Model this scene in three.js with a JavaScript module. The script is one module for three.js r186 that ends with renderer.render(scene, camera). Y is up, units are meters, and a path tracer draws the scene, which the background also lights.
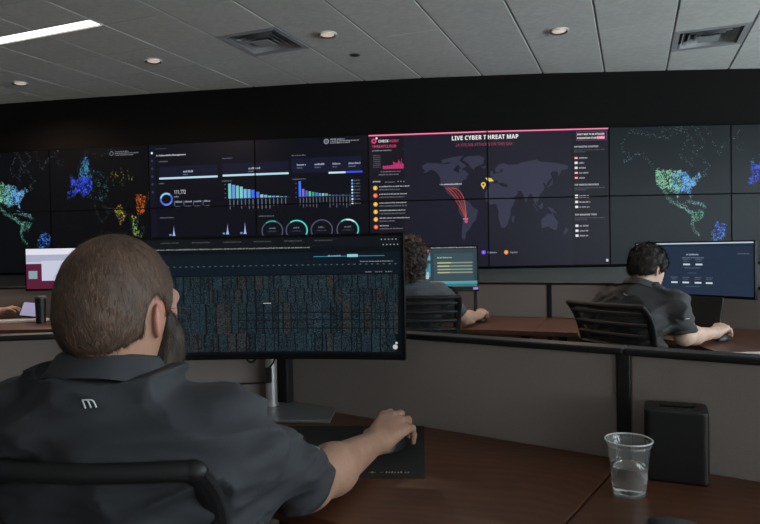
import * as THREE from 'three';
import { mergeGeometries } from 'three/addons/utils/BufferGeometryUtils.js';
import { RoundedBoxGeometry } from 'three/addons/geometries/RoundedBoxGeometry.js';
import { ImprovedNoise } from 'three/addons/math/ImprovedNoise.js';
import { RectAreaLightUniformsLib } from 'three/addons/lights/RectAreaLightUniformsLib.js';

// ---------------------------------------------------------------- camera, sky, daylight, exposure
const scene = new THREE.Scene();
const D2R = Math.PI / 180;
const camera = new THREE.PerspectiveCamera(2 * Math.atan(262 / 641.52) / D2R, 760 / 524, 0.05, 100);
camera.rotation.order = 'YXZ';
camera.position.set(0, 1.27, 0);
camera.rotation.set(-1.145 * D2R, 21.555 * D2R, -1.051 * D2R);
const renderer = new THREE.WebGLRenderer({ antialias: true });
renderer.toneMapping = THREE.LinearToneMapping;
renderer.toneMappingExposure = 1.0;
renderer.shadowMap.enabled = true;
renderer.shadowMap.type = THREE.PCFSoftShadowMap;
RectAreaLightUniformsLib.init();
scene.background = new THREE.Color().setRGB(3.2, 3.75, 4.1);   // overcast daylight outside the windows
function areaLight(name, color, intensity, w, h, pos, look) {
  const l = new THREE.RectAreaLight(color, intensity, w, h);
  l.name = name; l.position.set(...pos); l.lookAt(...look); l.castShadow = true; scene.add(l); return l;
}
// daylight entering by the five unseen windows in the right-hand wall, the rearmost an added one
const WIN = [[-3.1, 2.0], [-0.8, 2.0], [1.5, 2.0], [3.8, 2.0], [6.1, 2.0]];      // [start distance, width] along the right wall; first one added to brighten the near partitions
for (const [z, w] of WIN) areaLight('window_daylight', new THREE.Color().setRGB(0.84, 0.96, 1.0), 5.5, w, 1.7, [4.9, 1.75, -(z + w / 2)], [-4, 1.75, -(z + w / 2)]);

// ---------------------------------------------------------------- helpers
let seed = 7;
const rnd = () => { seed = (seed * 1664525 + 1013904223) >>> 0; return seed / 4294967296; };
const rr = (a, b) => a + (b - a) * rnd();
const perlin = new ImprovedNoise();
const N3 = (x, y, z) => perlin.noise(x + 31.7, y + 17.3, z + 5.1);
const lerp = (a, b, t) => a + (b - a) * t;
const clamp = (x, a, b) => Math.max(a, Math.min(b, x));
const sstep = (a, b, x) => { const t = clamp((x - a) / (b - a), 0, 1); return t * t * (3 - 2 * t); };
const taken = {};
function numbered(n) { const k = taken[n] = (taken[n] ?? -1) + 1; return k ? n + '_' + String(k).padStart(3, '0') : n; }
function shade(o) { o.traverse((m) => { if (m.isMesh) { m.castShadow = true; m.receiveShadow = true; } }); return o; }
function thing(name, label, category, pos = [0, 0, 0], turn = 0, group) {
  const o = new THREE.Group(); o.name = numbered(name); scene.add(o);
  o.position.set(...pos); o.rotation.y = turn; o.userData = { label, category };
  if (group) o.userData.group = group;
  return o;
}
function part(name, geo, mat, parent, pos, rot) {
  const m = new THREE.Mesh(Array.isArray(geo) ? join(geo) : geo, mat); m.name = name; m.castShadow = m.receiveShadow = true;
  if (pos) m.position.set(...pos);
  if (rot) m.rotation.set(...rot);
  (parent || scene).add(m); return m;
}
function solo(name, label, category, geo, mat, pos, turn = 0, group) {
  const m = part(numbered(name), geo, mat, scene, pos); m.rotation.y = turn; m.userData = { label, category };
  if (group) m.userData.group = group;
  return m;
}
function struct(name, geo, mat, pos) { const m = part(name, geo, mat, scene, pos); m.userData = { kind: 'structure' }; return m; }
function clean(g) {
  let r = g.index ? g.toNonIndexed() : g;
  for (const k of Object.keys(r.attributes)) if (!['position', 'normal', 'uv', 'color'].includes(k)) r.deleteAttribute(k);
  if (!r.attributes.uv) r.setAttribute('uv', new THREE.BufferAttribute(new Float32Array(r.attributes.position.count * 2), 2));
  return r;
}
const join = (list) => mergeGeometries(list.map(clean));
// box-projected uv in metres
function metric(g) {
  const r = clean(g), p = r.attributes.position, n = r.attributes.normal, uv = r.attributes.uv;
  for (let i = 0; i < p.count; i += 3) {
    let ax = 0, ay = 0, az = 0;
    for (let j = 0; j < 3; j++) { ax += Math.abs(n.getX(i + j)); ay += Math.abs(n.getY(i + j)); az += Math.abs(n.getZ(i + j)); }
    for (let j = i; j < i + 3; j++) {
      const x = p.getX(j), y = p.getY(j), z = p.getZ(j);
      if (ay >= ax && ay >= az) uv.setXY(j, x, z); else if (ax >= az) uv.setXY(j, z, y); else uv.setXY(j, x, y);
    }
  }
  return r;
}
function box(w, h, d, x = 0, y = 0, z = 0) { const g = new THREE.BoxGeometry(w, h, d); g.translate(x, y, z); return metric(g); }
function rbox(w, h, d, r, x = 0, y = 0, z = 0, s = 3) { const g = new RoundedBoxGeometry(w, h, d, s, r); g.translate(x, y, z); return metric(g); }
function cyl(r0, r1, h, x = 0, y = 0, z = 0, s = 24) { const g = new THREE.CylinderGeometry(r1, r0, h, s); g.translate(x, y, z); return clean(g); }
function tube(pts, r, seg = 24, rad = 8, closed = false) {
  const c = new THREE.CatmullRomCurve3(pts.map((p) => new THREE.Vector3(...p)), closed, 'centripetal');
  return clean(new THREE.TubeGeometry(c, seg, r, rad, closed));
}
// flat slab from a plan outline given as [x, distance]
function slab(pts, y0, y1, bevel = 0.003) {
  const s = new THREE.Shape(pts.map(([x, z]) => new THREE.Vector2(x, z)));
  const g = new THREE.ExtrudeGeometry(s, { depth: y1 - y0 - 2 * bevel, bevelEnabled: bevel > 0, bevelThickness: bevel, bevelSize: bevel, bevelOffset: -bevel, bevelSegments: 2 });
  g.rotateX(-Math.PI / 2); g.translate(0, y0 + bevel, 0);
  return metric(g);
}
function tex(w, h, fn, repeat = [1, 1], srgb = true) {
  const d = new Uint8Array(w * h * 4);
  for (let y = 0; y < h; y++) for (let x = 0; x < w; x++) {
    const c = fn(x / w, y / h), i = (y * w + x) * 4;
    d[i] = clamp(c[0], 0, 255); d[i + 1] = clamp(c[1], 0, 255); d[i + 2] = clamp(c[2], 0, 255); d[i + 3] = 255;
  }
  const t = new THREE.DataTexture(d, w, h); t.wrapS = t.wrapT = THREE.RepeatWrapping; t.magFilter = THREE.LinearFilter; t.minFilter = THREE.LinearMipmapLinearFilter; t.generateMipmaps = true;
  t.repeat.set(...repeat); if (srgb) t.colorSpace = THREE.SRGBColorSpace; t.needsUpdate = true; return t;
}
const rgb = (r, g, b) => new THREE.Color().setRGB(r, g, b);
const std = (r, g, b, rough = 0.7, metal = 0, extra = {}) => new THREE.MeshStandardMaterial({ color: rgb(r, g, b), roughness: rough, metalness: metal, ...extra });
// tiling noise on a torus-like lattice
const tn = (u, v, f, o = 0) => { const a = u * 2 * Math.PI, b = v * 2 * Math.PI, k = f / (2 * Math.PI); return perlin.noise(Math.cos(a) * k + o + 9.1, Math.sin(a) * k + Math.cos(b) * k * 1.3 + 4.7, Math.sin(b) * k + o * 0.7 + 2.3); };
const hash = (() => { const t = new Float32Array(65536); for (let i = 0; i < 65536; i++) t[i] = rnd(); return (x, y) => t[((x * 73) ^ (y * 1223)) & 65535]; })();

// ---------------------------------------------------------------- materials
const woodTex = tex(512, 512, (u, v) => {
  const w = tn(u, v, 2, 1) * 0.9 + tn(u, v, 6, 3) * 0.25;
  const ring = Math.sin((v * 26 + w * 3.2) * 2 * Math.PI) * 0.5 + 0.5;
  const fine = hash((u * 512) >> 4, v * 512) * 0.5 + tn(u, v, 30, 5) * 0.6;
  const k = 0.80 + 0.16 * ring + 0.13 * fine + 0.12 * w;
  return [90 * k, 54 * k, 34 * k];
}, [0.9, 1.1]);
const fabricTex = tex(256, 256, (u, v) => { const x = u * 256 | 0, y = v * 256 | 0, k = 0.90 + 0.14 * hash(x, y) + 0.05 * ((x + y) & 1); return [255 * k * 0.98, 250 * k * 0.98, 246 * k * 0.98]; }, [6, 6]);
const fabricBump = tex(256, 256, (u, v) => { const x = u * 256 | 0, y = v * 256 | 0, k = 128 + 60 * (hash(x, y) - 0.5) + 40 * (((x >> 1) + (y >> 1)) & 1); return [k, k, k]; }, [6, 6], false);
const tileTex = tex(256, 256, (u, v) => { const x = u * 256 | 0, y = v * 256 | 0, k = 244 + 10 * (hash(x, y) - 0.5) + 10 * tn(u, v, 12, 2) - (hash(x >> 1, y >> 1) > 0.975 ? 26 : 0); return [k, k, k * 0.985]; }, [1.64, 1.64]);
const carpetTex = tex(256, 256, (u, v) => { const k = 0.7 + 0.5 * hash(u * 256 | 0, v * 256 | 0) + 0.3 * tn(u, v, 9, 8); return [92 * k, 90 * k, 88 * k]; }, [1.5, 1.5]);
const paintBump = tex(256, 256, (u, v) => { const k = 128 + 40 * tn(u, v, 40, 3) + 30 * (hash(u * 256 | 0, v * 256 | 0) - 0.5); return [k, k, k]; }, [3, 3], false);
const M = {
  wood: new THREE.MeshStandardMaterial({ map: woodTex, roughness: 0.42 }),
  woodEdge: std(0.10, 0.045, 0.025, 0.5),
  fabric: new THREE.MeshStandardMaterial({ color: rgb(0.265, 0.222, 0.205), map: fabricTex, roughness: 0.95, bumpMap: fabricBump, bumpScale: 0.0006 }),
  black: std(0.010, 0.010, 0.011, 0.5),
  blackSatin: std(0.006, 0.006, 0.0065, 0.4),
  bezel: new THREE.MeshPhysicalMaterial({ color: rgb(0.004, 0.004, 0.004), roughness: 0.6, specularIntensity: 0.25 }),
  blackMatte: std(0.007, 0.007, 0.0075, 0.7),
  chairFrame: std(0.005, 0.005, 0.0055, 0.6),
  steel: std(0.66, 0.64, 0.61, 0.34, 0.7),
  plate: std(0.30, 0.30, 0.31, 0.45, 0.6),
  tile: new THREE.MeshStandardMaterial({ color: rgb(0.84, 0.84, 0.83), map: tileTex, roughness: 0.95 }),
  tile2: new THREE.MeshStandardMaterial({ color: rgb(0.81, 0.81, 0.80), map: tileTex, roughness: 0.95 }),
  grid: std(0.55, 0.55, 0.54, 0.5),
  gridBar: std(0.30, 0.30, 0.30, 0.6),
  gridDark: std(0.10, 0.10, 0.10, 0.8),
  vent: std(0.42, 0.43, 0.44, 0.5),
  ventDark: std(0.04, 0.04, 0.045, 0.8),
  wallBlack: new THREE.MeshPhysicalMaterial({ color: rgb(0.009, 0.0084, 0.0082), specularIntensity: 0.12, roughness: 0.85, bumpMap: paintBump, bumpScale: 0.0004 }),
  wallGrey: new THREE.MeshStandardMaterial({ color: rgb(0.034, 0.040, 0.042), roughness: 0.7, bumpMap: paintBump, bumpScale: 0.0004 }),
  wallRoom: new THREE.MeshStandardMaterial({ color: rgb(0.64, 0.60, 0.56), roughness: 0.9, bumpMap: paintBump, bumpScale: 0.0004 }),
  carpet: new THREE.MeshStandardMaterial({ map: carpetTex, roughness: 1 }),
  white: std(0.75, 0.75, 0.75, 0.5),
};

// ---------------------------------------------------------------- room shell
const CEIL = 3.106;
const wallPts = [[-9, 5.21], [-7.09, 5.566], [-5.773, 5.814], [-4.551, 6.064], [-3.318, 6.325], [-2.095, 6.648], [-0.879, 7.029], [0.341, 7.48], [1.265, 7.834], [2.5, 8.34], [3.8, 8.93], [5.0, 9.5]];
const off = (d) => wallPts.map(([x, z], i) => {
  const a = wallPts[Math.max(0, i - 1)], b = wallPts[Math.min(wallPts.length - 1, i + 1)], l = Math.hypot(b[0] - a[0], b[1] - a[1]);
  return [x - (b[1] - a[1]) / l * d, z + (b[0] - a[0]) / l * d];
});
struct('wall_front', slab([...off(0), ...off(0.2).reverse()], 0, CEIL + 0.3, 0), M.wallBlack);
struct('trim_1', slab([...off(-0.012), ...off(0).reverse()], 0, 1.035, 0), M.wallGrey).userData.label = 'dark grey wall band below the video wall';
struct('floor', box(14.6, 0.2, 14.6, -2, -0.1, -2.7), M.carpet);
struct('ceiling', box(14.6, 0.16, 14.6, -2, CEIL + 0.14, -2.7), M.gridDark);
struct('wall_left', box(0.2, CEIL + 0.3, 14.4, -9.1, (CEIL + 0.3) / 2, -2.7), M.wallRoom);
struct('wall_back', box(14.4, CEIL + 0.3, 0.2, -2, (CEIL + 0.3) / 2, 4.4), M.wallRoom);
{ // right wall with five window openings (rearmost added for extra light) between sill 0.9 and head 2.6
  const g = [box(0.2, 0.9, 14.4, 5.1, 0.45, -2.7), box(0.2, CEIL + 0.3 - 2.6, 14.4, 5.1, (CEIL + 0.3 + 2.6) / 2, -2.7)];
  let z0 = -4.3;
  for (const [z, w] of [...WIN, [9.9, 0]]) { g.push(box(0.2, 1.7, z - z0, 5.1, 1.75, -(z + z0) / 2)); z0 = z + w; }
  struct('wall_right', g, M.wallRoom);
  const glass = new THREE.MeshPhysicalMaterial({ color: 0xffffff, transmission: 1, roughness: 0, thickness: 0, ior: 1.5 });
  WIN.forEach(([z, w], i) => {
    const m = struct('window_' + (i + 1), [box(0.08, 0.05, w, 5.1, 0.925, -(z + w / 2)), box(0.08, 0.05, w, 5.1, 2.575, -(z + w / 2)), box(0.08, 1.6, 0.05, 5.1, 1.75, -(z + 0.025)), box(0.08, 1.6, 0.05, 5.1, 1.75, -(z + w - 0.025)), box(0.06, 1.6, 0.04, 5.1, 1.75, -(z + w / 2))], M.black);
    for (const s of [0, 1]) part('pane', box(0.008, 1.6, w / 2 - 0.07, 5.1, 1.75, -(z + w * (0.25 + 0.5 * s))), glass, m);
  });
}

// ---------------------------------------------------------------- ceiling tiles, grid, fittings
const T = 0.61, GX = (k) => 0.955 - T * k, GZ = (j) => 4.017 + T * j;
const ceiling = scene.getObjectByName('ceiling');
const fits = [];                                      // openings [x0,x1,z0,z1]
const VENT = [[GX(7), GX(6), GZ(1), GZ(2)], [GX(1), GX(0), 6.18, 6.79]];
const STRIP = [-5.145, -3.925, 3.865, 4.017];
{
  const tg = new Map(), rest = [];
  const tile = (x0, x1, z0, z1, near) => {
    const w = x1 - x0 - 0.017, d = z1 - z0 - 0.005;
    if (w < 0.02 || d < 0.02) return;
    const key = w.toFixed(3) + '_' + d.toFixed(3);
    if (!near) { rest.push(box(w, 0.016, d, (x0 + x1) / 2, CEIL + 0.008, -(z0 + z1) / 2)); return; }
    if (!tg.has(key)) tg.set(key, rbox(w, 0.018, d, 0.004, 0, 0, 0, 1));
    part('ceiling_tile', tg.get(key), rnd() < 0.5 ? M.tile : M.tile2, ceiling, [(x0 + x1) / 2, CEIL + 0.009 + rr(0, 0.0015), -(z0 + z1) / 2]);
  };
  for (let k = -7; k <= 16; k++) {
    const x0 = GX(k + 1), x1 = GX(k), shift = k === 0 ? 6.18 - GZ(3) : 0;
    for (let j = -14; j <= 8; j++) {
      let z0 = GZ(j) + shift, z1 = z0 + T;
      // the front wall cuts the last tiles: stop where the wall face begins
      const xm = (x0 + x1) / 2; let wz = 99;
      for (let i = 0; i + 1 < wallPts.length; i++) if (xm >= wallPts[i][0] && xm <= wallPts[i + 1][0]) wz = lerp(wallPts[i][1], wallPts[i + 1][1], (xm - wallPts[i][0]) / (wallPts[i + 1][0] - wallPts[i][0]));
      if (z0 > wz + 0.1) continue;
      z1 = Math.min(z1, wz + 0.16);
      if (VENT.some(([a, b, c, d]) => xm > a && xm < b && (z0 + z1) / 2 > c && (z0 + z1) / 2 < d)) continue;
      const dep = z0 * 0.93 - xm * 0.367, side = xm * 0.93 + z0 * 0.367;
      const near = dep > 2.6 && Math.abs(side) < dep * 0.75 && k > -4;
      if (xm > STRIP[0] - 0.02 && xm < STRIP[1] && z0 < STRIP[3] - 0.01 && z1 > STRIP[2]) { tile(x0, x1, z0, STRIP[2], near); continue; }
      tile(x0, x1, z0, z1, near);
    }
    if (x0 > -9 && x0 < 5) part('grid_bar', box(0.020, 0.006, 13.6, x0, CEIL + 0.012, -2.6), M.gridBar, ceiling);
  }
  const r = part('ceiling_tiles', rest, M.tile, ceiling); r.userData.kind = 'stuff';
}
{ // recessed linear light
  const [x0, x1, z0, z1] = STRIP, xc = (x0 + x1) / 2, zc = (z0 + z1) / 2, w = x1 - x0, d = z1 - z0;
  const t = thing('linear_ceiling_light', 'long glowing recessed linear light in the ceiling at upper left', 'ceiling light', [xc, CEIL, -zc]);
  part('housing', [box(w, 0.05, 0.008, 0, 0.03, -d / 2 + 0.004), box(w, 0.05, 0.008, 0, 0.03, d / 2 - 0.004), box(0.008, 0.05, d, -w / 2 + 0.004, 0.03, 0), box(0.008, 0.05, d, w / 2 - 0.004, 0.03, 0), box(w, 0.006, d, 0, 0.056, 0)], M.white, t);
  part('trim', [box(w + 0.02, 0.006, 0.016, 0, -0.003, -d / 2), box(w + 0.02, 0.006, 0.012, 0, -0.003, d / 2), box(0.012, 0.006, d, -w / 2, -0.003, 0), box(0.012, 0.006, d, w / 2, -0.003, 0)], M.grid, t);
  for (let i = 0; i < 5; i++) part('screw', cyl(0.003, 0.003, 0.003, -w / 2 + 0.1 + i * 0.255, -0.007, -d / 2, 10), M.ventDark, t);
  part('diffuser', box(w - 0.02, 0.006, d - 0.02, 0, 0.008, 0), new THREE.MeshStandardMaterial({ color: 0xffffff, roughness: 0.6, emissive: rgb(1, 0.93, 0.85), emissiveIntensity: 2.4 }), t);
  areaLight('linear_light', rgb(1, 0.86, 0.70), 34, w - 0.03, d - 0.03, [xc, CEIL - 0.012, -zc], [xc, 0, -zc - 0.0001]);
}
const spots = [[-6.046, 4.985], [-4.236, 4.937], [-2.402, 4.953], [-0.575, 5.695]];
const spotLabel = ['leftmost of the four round ceiling downlights', 'round ceiling downlight near the glowing linear light', 'round ceiling downlight beside the small sensor', 'round ceiling downlight nearest the right-hand vent'];
const reflMat = std(0.85, 0.75, 0.66, 0.22, 1), bulbMat = new THREE.MeshStandardMaterial({ color: 0xffffff, emissive: rgb(1, 0.82, 0.68), emissiveIntensity: 0.42 });
spots.forEach(([x, z], i) => {
  const t = thing('downlight', spotLabel[i], 'ceiling light', [x, CEIL, -z], 0, 'recessed round downlights');
  part('trim_ring', new THREE.TorusGeometry(0.078, 0.006, 8, 40).rotateX(Math.PI / 2), M.white, t);
  part('reflector', new THREE.LatheGeometry([[0.076, 0], [0.07, 0.006], [0.055, 0.014], [0.03, 0.016], [0.0005, 0.016]].map((p) => new THREE.Vector2(p[0], p[1] - 0.0175)), 32), reflMat, t);
  const bulb = new THREE.SphereGeometry(0.058, 24, 12); bulb.scale(1, 0.16, 1); bulb.translate(0.004, -0.006, 0);
  part('bulb', bulb, bulbMat, t);
  const s = new THREE.SpotLight(rgb(1, 0.70, 0.48), 6, 0, 80 * D2R, 0.6, 2); s.position.set(x, CEIL - 0.03, -z); s.target.position.set(x, 0, -z); s.castShadow = true; s.shadow.radius = 2.5; s.name = 'downlight_lamp'; scene.add(s, s.target);
});
VENT.forEach(([a, b, c, d], i) => {
  const t = thing('air_vent', i ? 'square ceiling air diffuser at the upper right above the video wall' : 'square ceiling air diffuser at the upper middle left', 'air vent', [(a + b) / 2, CEIL, -(c + d) / 2], 0, 'ceiling air diffusers');
  const q = (r0, r1, y0, y1) => { const g = new THREE.CylinderGeometry(r0 * Math.SQRT2 / 1, r1 * Math.SQRT2 / 1, Math.abs(y1 - y0), 4, 1, true); g.rotateY(Math.PI / 4); g.translate(0, (y0 + y1) / 2, 0); return clean(g); };
  part('duct', box(0.58, 0.02, 0.58, 0, 0.062, 0), M.ventDark, t);
  part('frame', [box(0.60, 0.01, 0.05, 0, 0.004, -0.275), box(0.60, 0.01, 0.05, 0, 0.004, 0.275), box(0.05, 0.01, 0.5, -0.275, 0.004, 0), box(0.05, 0.01, 0.5, 0.275, 0.004, 0), q(0.25, 0.255, 0.0, 0.055)], M.vent, t);
  for (const r of [0.225, 0.175, 0.125]) part('louver', q(r - 0.035, r, 0.0, 0.05).rotateX(0), M.vent, t);
  part('center_plate', [q(0.03, 0.085, -0.004, 0.03), box(0.06, 0.004, 0.06, 0, 0.03, 0), box(0.17, 0.004, 0.17, 0, -0.004, 0)], M.vent, t);
});
{
  const t = thing('ceiling_sensor', 'small dark disc sensor in the ceiling tile beside a downlight', 'sensor', [-2.424, CEIL, -5.59]);
  part('base', cyl(0.045, 0.05, 0.006, 0, -0.003, 0), std(0.12, 0.12, 0.12, 0.6), t);
  part('lens', cyl(0.02, 0.026, 0.004, 0, -0.008, 0), M.black, t);
}

// ---------------------------------------------------------------- pictures shown on the screens
const LAND = {
  america: [-168, 66, -156, 71, -130, 70, -110, 68, -95, 72, -82, 69, -94, 60, -90, 57, -82, 55, -79, 52, -78, 62, -65, 58, -56, 52, -65, 48, -60, 46, -70, 43, -76, 37, -81, 31, -80, 25, -83, 30, -90, 30, -97, 27, -97, 21, -91, 18, -87, 21, -88, 16, -83, 15, -83, 10, -78, 9, -82, 8, -86, 12, -94, 16, -105, 20, -110, 24, -114, 31, -117, 33, -123, 38, -124, 47, -130, 54, -140, 60, -150, 60, -158, 56, -165, 55, -158, 59, -166, 62],
  greenland: [-55, 82, -30, 83, -18, 79, -22, 70, -40, 65, -44, 60, -52, 66, -54, 70, -68, 76, -65, 80],
  arctic: [-120, 76, -95, 80, -70, 83, -80, 75, -68, 70, -62, 66, -72, 62, -85, 72, -105, 73, -118, 71],
  south: [-78, 9, -72, 12, -62, 10, -52, 5, -50, 0, -35, -6, -39, -15, -41, -22, -48, -26, -54, -34, -58, -38, -65, -42, -66, -50, -69, -55, -74, -50, -73, -38, -71, -28, -70, -18, -76, -14, -81, -5, -80, 1, -77, 6],
  africa: [-6, 36, 10, 37, 20, 32, 32, 31, 37, 20, 43, 12, 51, 12, 46, 3, 40, -4, 40, -15, 35, -22, 32, -29, 26, -34, 19, -34, 14, -23, 12, -14, 13, -6, 9, 0, 9, 4, 3, 6, -8, 4, -14, 10, -17, 15, -16, 22, -10, 29],
  eurasia: [-9, 37, -9, 43, -2, 43.5, -4, 48, 2, 51, 8, 54, 12, 54, 20, 55, 24, 59, 30, 60, 22, 61, 25, 65, 18, 62, 17, 57, 12, 56, 6, 58, 5, 61, 14, 68, 25, 71, 40, 67, 45, 68, 60, 69, 70, 72, 85, 74, 105, 77, 115, 73, 140, 72, 160, 70, 178, 67, 178, 63, 163, 60, 157, 51, 155, 58, 142, 59, 136, 54, 140, 47, 130, 42, 127, 35, 125, 39, 118, 39, 122, 31, 119, 25, 110, 20, 108, 12, 104, 9, 100, 13, 103, 2, 98, 9, 95, 17, 90, 22, 82, 16, 78, 8, 73, 18, 67, 25, 57, 26, 52, 29, 48, 30, 56, 24, 59, 22, 52, 16, 44, 13, 39, 21, 34, 28, 36, 36, 27, 37, 28, 41, 23, 38, 20, 40, 13, 45, 18, 40, 15, 38, 10, 44, 3, 43, -1, 38],
  australia: [114, -22, 122, -17, 130, -12, 136, -12, 136, -16, 141, -11, 146, -19, 153, -26, 150, -37, 144, -38, 136, -34, 130, -32, 116, -35],
  britain: [-5, 50, 1, 52, -3, 58, -6, 56], japan: [130, 32, 136, 35, 141, 41, 142, 44, 141, 36], madagascar: [44, -24, 47, -25, 50, -15, 45, -17],
  sumatra: [95, 5, 104, -4, 106, -6, 100, 0], borneo: [109, 1, 117, 7, 118, 1, 114, -4], guinea: [131, -1, 141, -3, 150, -10, 140, -8], zealand: [172, -35, 178, -38, 170, -46, 167, -45], iceland: [-24, 65, -14, 66, -16, 63, -22, 63],
};
const USA = [-124, 48, -123, 49, -95, 49, -89, 48, -83, 46, -82, 42, -76, 44, -70, 47, -67, 45, -70, 42, -74, 40, -76, 36, -80, 33, -81, 30, -80, 26, -81, 25, -83, 29, -89, 30, -94, 29.5, -97, 26, -101, 29.5, -104, 29.5, -107, 32, -114, 32, -117, 32.5, -121, 35, -124, 40];
const EUROPE = [-9, 37, -9, 43, -2, 44, -4, 48, -5, 57, 2, 52, 8, 57, 10, 63, 20, 68, 26, 66, 24, 58, 30, 55, 30, 46, 24, 40, 18, 41, 14, 38, 8, 44, 0, 40];
const inside = (poly, x, y) => { let c = false; for (let i = 0, j = poly.length - 2; i < poly.length; j = i, i += 2) if ((poly[i + 1] > y) !== (poly[j + 1] > y) && x < (poly[j] - poly[i]) * (y - poly[i + 1]) / (poly[j + 1] - poly[i + 1]) + poly[i]) c = !c; return c; };
const CW = 1280, CH = 720;
function canvas(w = CW, h = CH, bg = '#0b0d16') { const c = document.createElement('canvas'); c.width = w; c.height = h; const g = c.getContext('2d'); g.fillStyle = bg; g.fillRect(0, 0, w, h); return [c, g]; }
// maker of a function from places noted on the photograph of a screen to places on its own picture
const grid4 = (x0, x1, t0, t1, b0, b1) => (x, y) => { const u = (x - x0) / (x1 - x0), t = lerp(t0, t1, u), b = lerp(b0, b1, u); return [u * CW, (y - t) / (b - t) * CH]; };
function screenTex(c) { const t = new THREE.CanvasTexture(c); t.colorSpace = THREE.SRGBColorSpace; t.magFilter = THREE.LinearFilter; t.minFilter = THREE.LinearMipmapLinearFilter; return t; }
function scrawl(g, x, y, w, h, color, a = 1) { // unreadably small lettering
  g.fillStyle = color; g.globalAlpha = a; let p = x;
  while (p < x + w) { const l = Math.min(rr(h * 0.6, h * 2.6), x + w - p); for (let q = p; q < p + l - 1; q += h * 0.55) g.fillRect(q, y + (hash(q | 0, y | 0) > 0.6 ? 0 : h * 0.25), h * 0.36, h * (hash(q | 0, y | 0) > 0.6 ? 1 : 0.75)); p += l + h * 0.5; }
  g.globalAlpha = 1;
}
function dotMap(bg, px, flip) {
  const [c, g] = canvas(CW, CH, bg), S = CW / 252;
  const dot = (lo, la, col, r, a) => { const [x, y] = px(lo, la); g.globalAlpha = a; g.fillStyle = col; g.beginPath(); g.arc(x, y, r, 0, 7); g.fill(); };
  for (const k in LAND) { const p = LAND[k]; for (let i = 0; i < p.length; i += 2) { const j = (i + 2) % p.length, l = Math.hypot(p[j] - p[i], p[j + 1] - p[i + 1]); for (let t = 0; t < l; t += 0.55) { if (rnd() < 0.3) continue; const f = t / l, n = tn(f, i / p.length, 9, i); dot(lerp(p[i], p[j], f) + rr(-0.8, 0.8) + n * 2, lerp(p[i + 1], p[j + 1], f) + rr(-0.8, 0.8) + n * 2, k === 'america' || k === 'greenland' || k === 'arctic' ? '#a8c4cc' : '#63808c', rr(0.9, 2.0), (k === 'africa' || k === 'south' || k === 'australia' ? 0.25 : 0.85) * rr(0.3, 1)); } } }
  const gauss = () => (rnd() + rnd() + rnd() + rnd() - 2) * 1.2;
  const cloud = (poly, n, pick, r = [0.8, 2], a = [0.4, 1]) => { // dots gathered around random towns of a region
    let x0 = 999, x1 = -999, y0 = 999, y1 = -999; for (let i = 0; i < poly.length; i += 2) { x0 = Math.min(x0, poly[i]); x1 = Math.max(x1, poly[i]); y0 = Math.min(y0, poly[i + 1]); y1 = Math.max(y1, poly[i + 1]); }
    const spot = () => { for (let i = 0; i < 60; i++) { const lo = rr(x0, x1), la = rr(y0, y1); if (inside(poly, lo, la)) return [lo, la]; } return [poly[0], poly[1]]; };
    const towns = []; for (let i = 0; i < 16 + n / 60; i++) towns.push([...spot(), rr(0.5, 2.2)]);
    for (let i = 0; i < n * 0.55; i++) { let lo, la; if (rnd() < 0.6) { const t = towns[rnd() * towns.length | 0]; lo = t[0] + gauss() * t[2]; la = t[1] + gauss() * t[2] * 0.8; } else { [lo, la] = spot(); lo += gauss() * 0.9; la += gauss() * 0.7; } dot(lo, la, pick(lo, la), rr(...r), rr(...a)); }
  };
  const pal = (l) => l[rnd() * l.length | 0];
  cloud(USA, 5200, (lo) => lo < -104 ? pal(['#7fd8a0', '#a9d97a', '#58b89a', '#8fb8d0']) : lo < -92 ? pal(['#6ec8b8', '#70b0e0', '#8fd890', '#5a9ae0']) : pal(['#5aa0f0', '#4a86ff', '#7fc8f0', '#88d8d0']), [1.1, 2.7], [0.5, 1]);
  cloud(EUROPE, 3600, (lo, la) => la > 55 ? pal(['#4fae9c', '#3f8fd0', '#2f6fd8']) : pal(['#2a34ff', '#3a48ff', '#4b6cff', '#3a80d8', '#2a22e0']), [1.0, 2.7], [0.35, 1]);
  cloud([30, 60, 60, 58, 58, 36, 36, 34, 28, 46], 520, () => pal(['#3f9f70', '#5ac080', '#3a78d0', '#2f5f90']), [0.9, 2.3], [0.3, 0.9]);
  cloud([60, 62, 100, 60, 100, 48, 60, 50], 140, () => pal(['#9aa03a', '#6a9a4a', '#c09030']), [1.4, 3.4], [0.3, 0.8]);
  cloud([68, 26, 78, 8, 89, 22, 78, 32], 460, () => pal(['#d8c030', '#e89a2a', '#8fc040', '#5aa050', '#f07a2a']), [1.0, 2.7], [0.35, 1]);
  cloud([105, 42, 122, 40, 121, 24, 108, 21], 620, () => pal(['#ff7a1a', '#ff5a1a', '#f09a2a', '#e04a10']), [1.0, 2.7], [0.35, 1]);
  cloud([128, 44, 145, 45, 141, 34, 129, 31], 300, () => pal(['#ff6a1a', '#f0b030']), [1.0, 2.7], [0.35, 1]);
  cloud([97, 20, 109, 18, 106, 4, 118, -8, 100, -4], 420, () => pal(['#5ac060', '#a8d040', '#e0b030', '#40a070']), [1.0, 2.6], [0.4, 1]);
  cloud([-48, -2, -35, -6, -38, -20, -50, -26, -56, -16], 700, () => pal(['#3a6cff', '#4a90ff', '#2a44ff', '#5ab8d0']), [1.0, 2.6], [0.4, 1]);
  cloud([-78, 9, -72, 12, -62, 10, -66, 2, -80, -4], 240, () => pal(['#5ab890', '#4a98a8', '#90d0a0']), [1.4, 3.0], [0.4, 0.9]);
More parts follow.
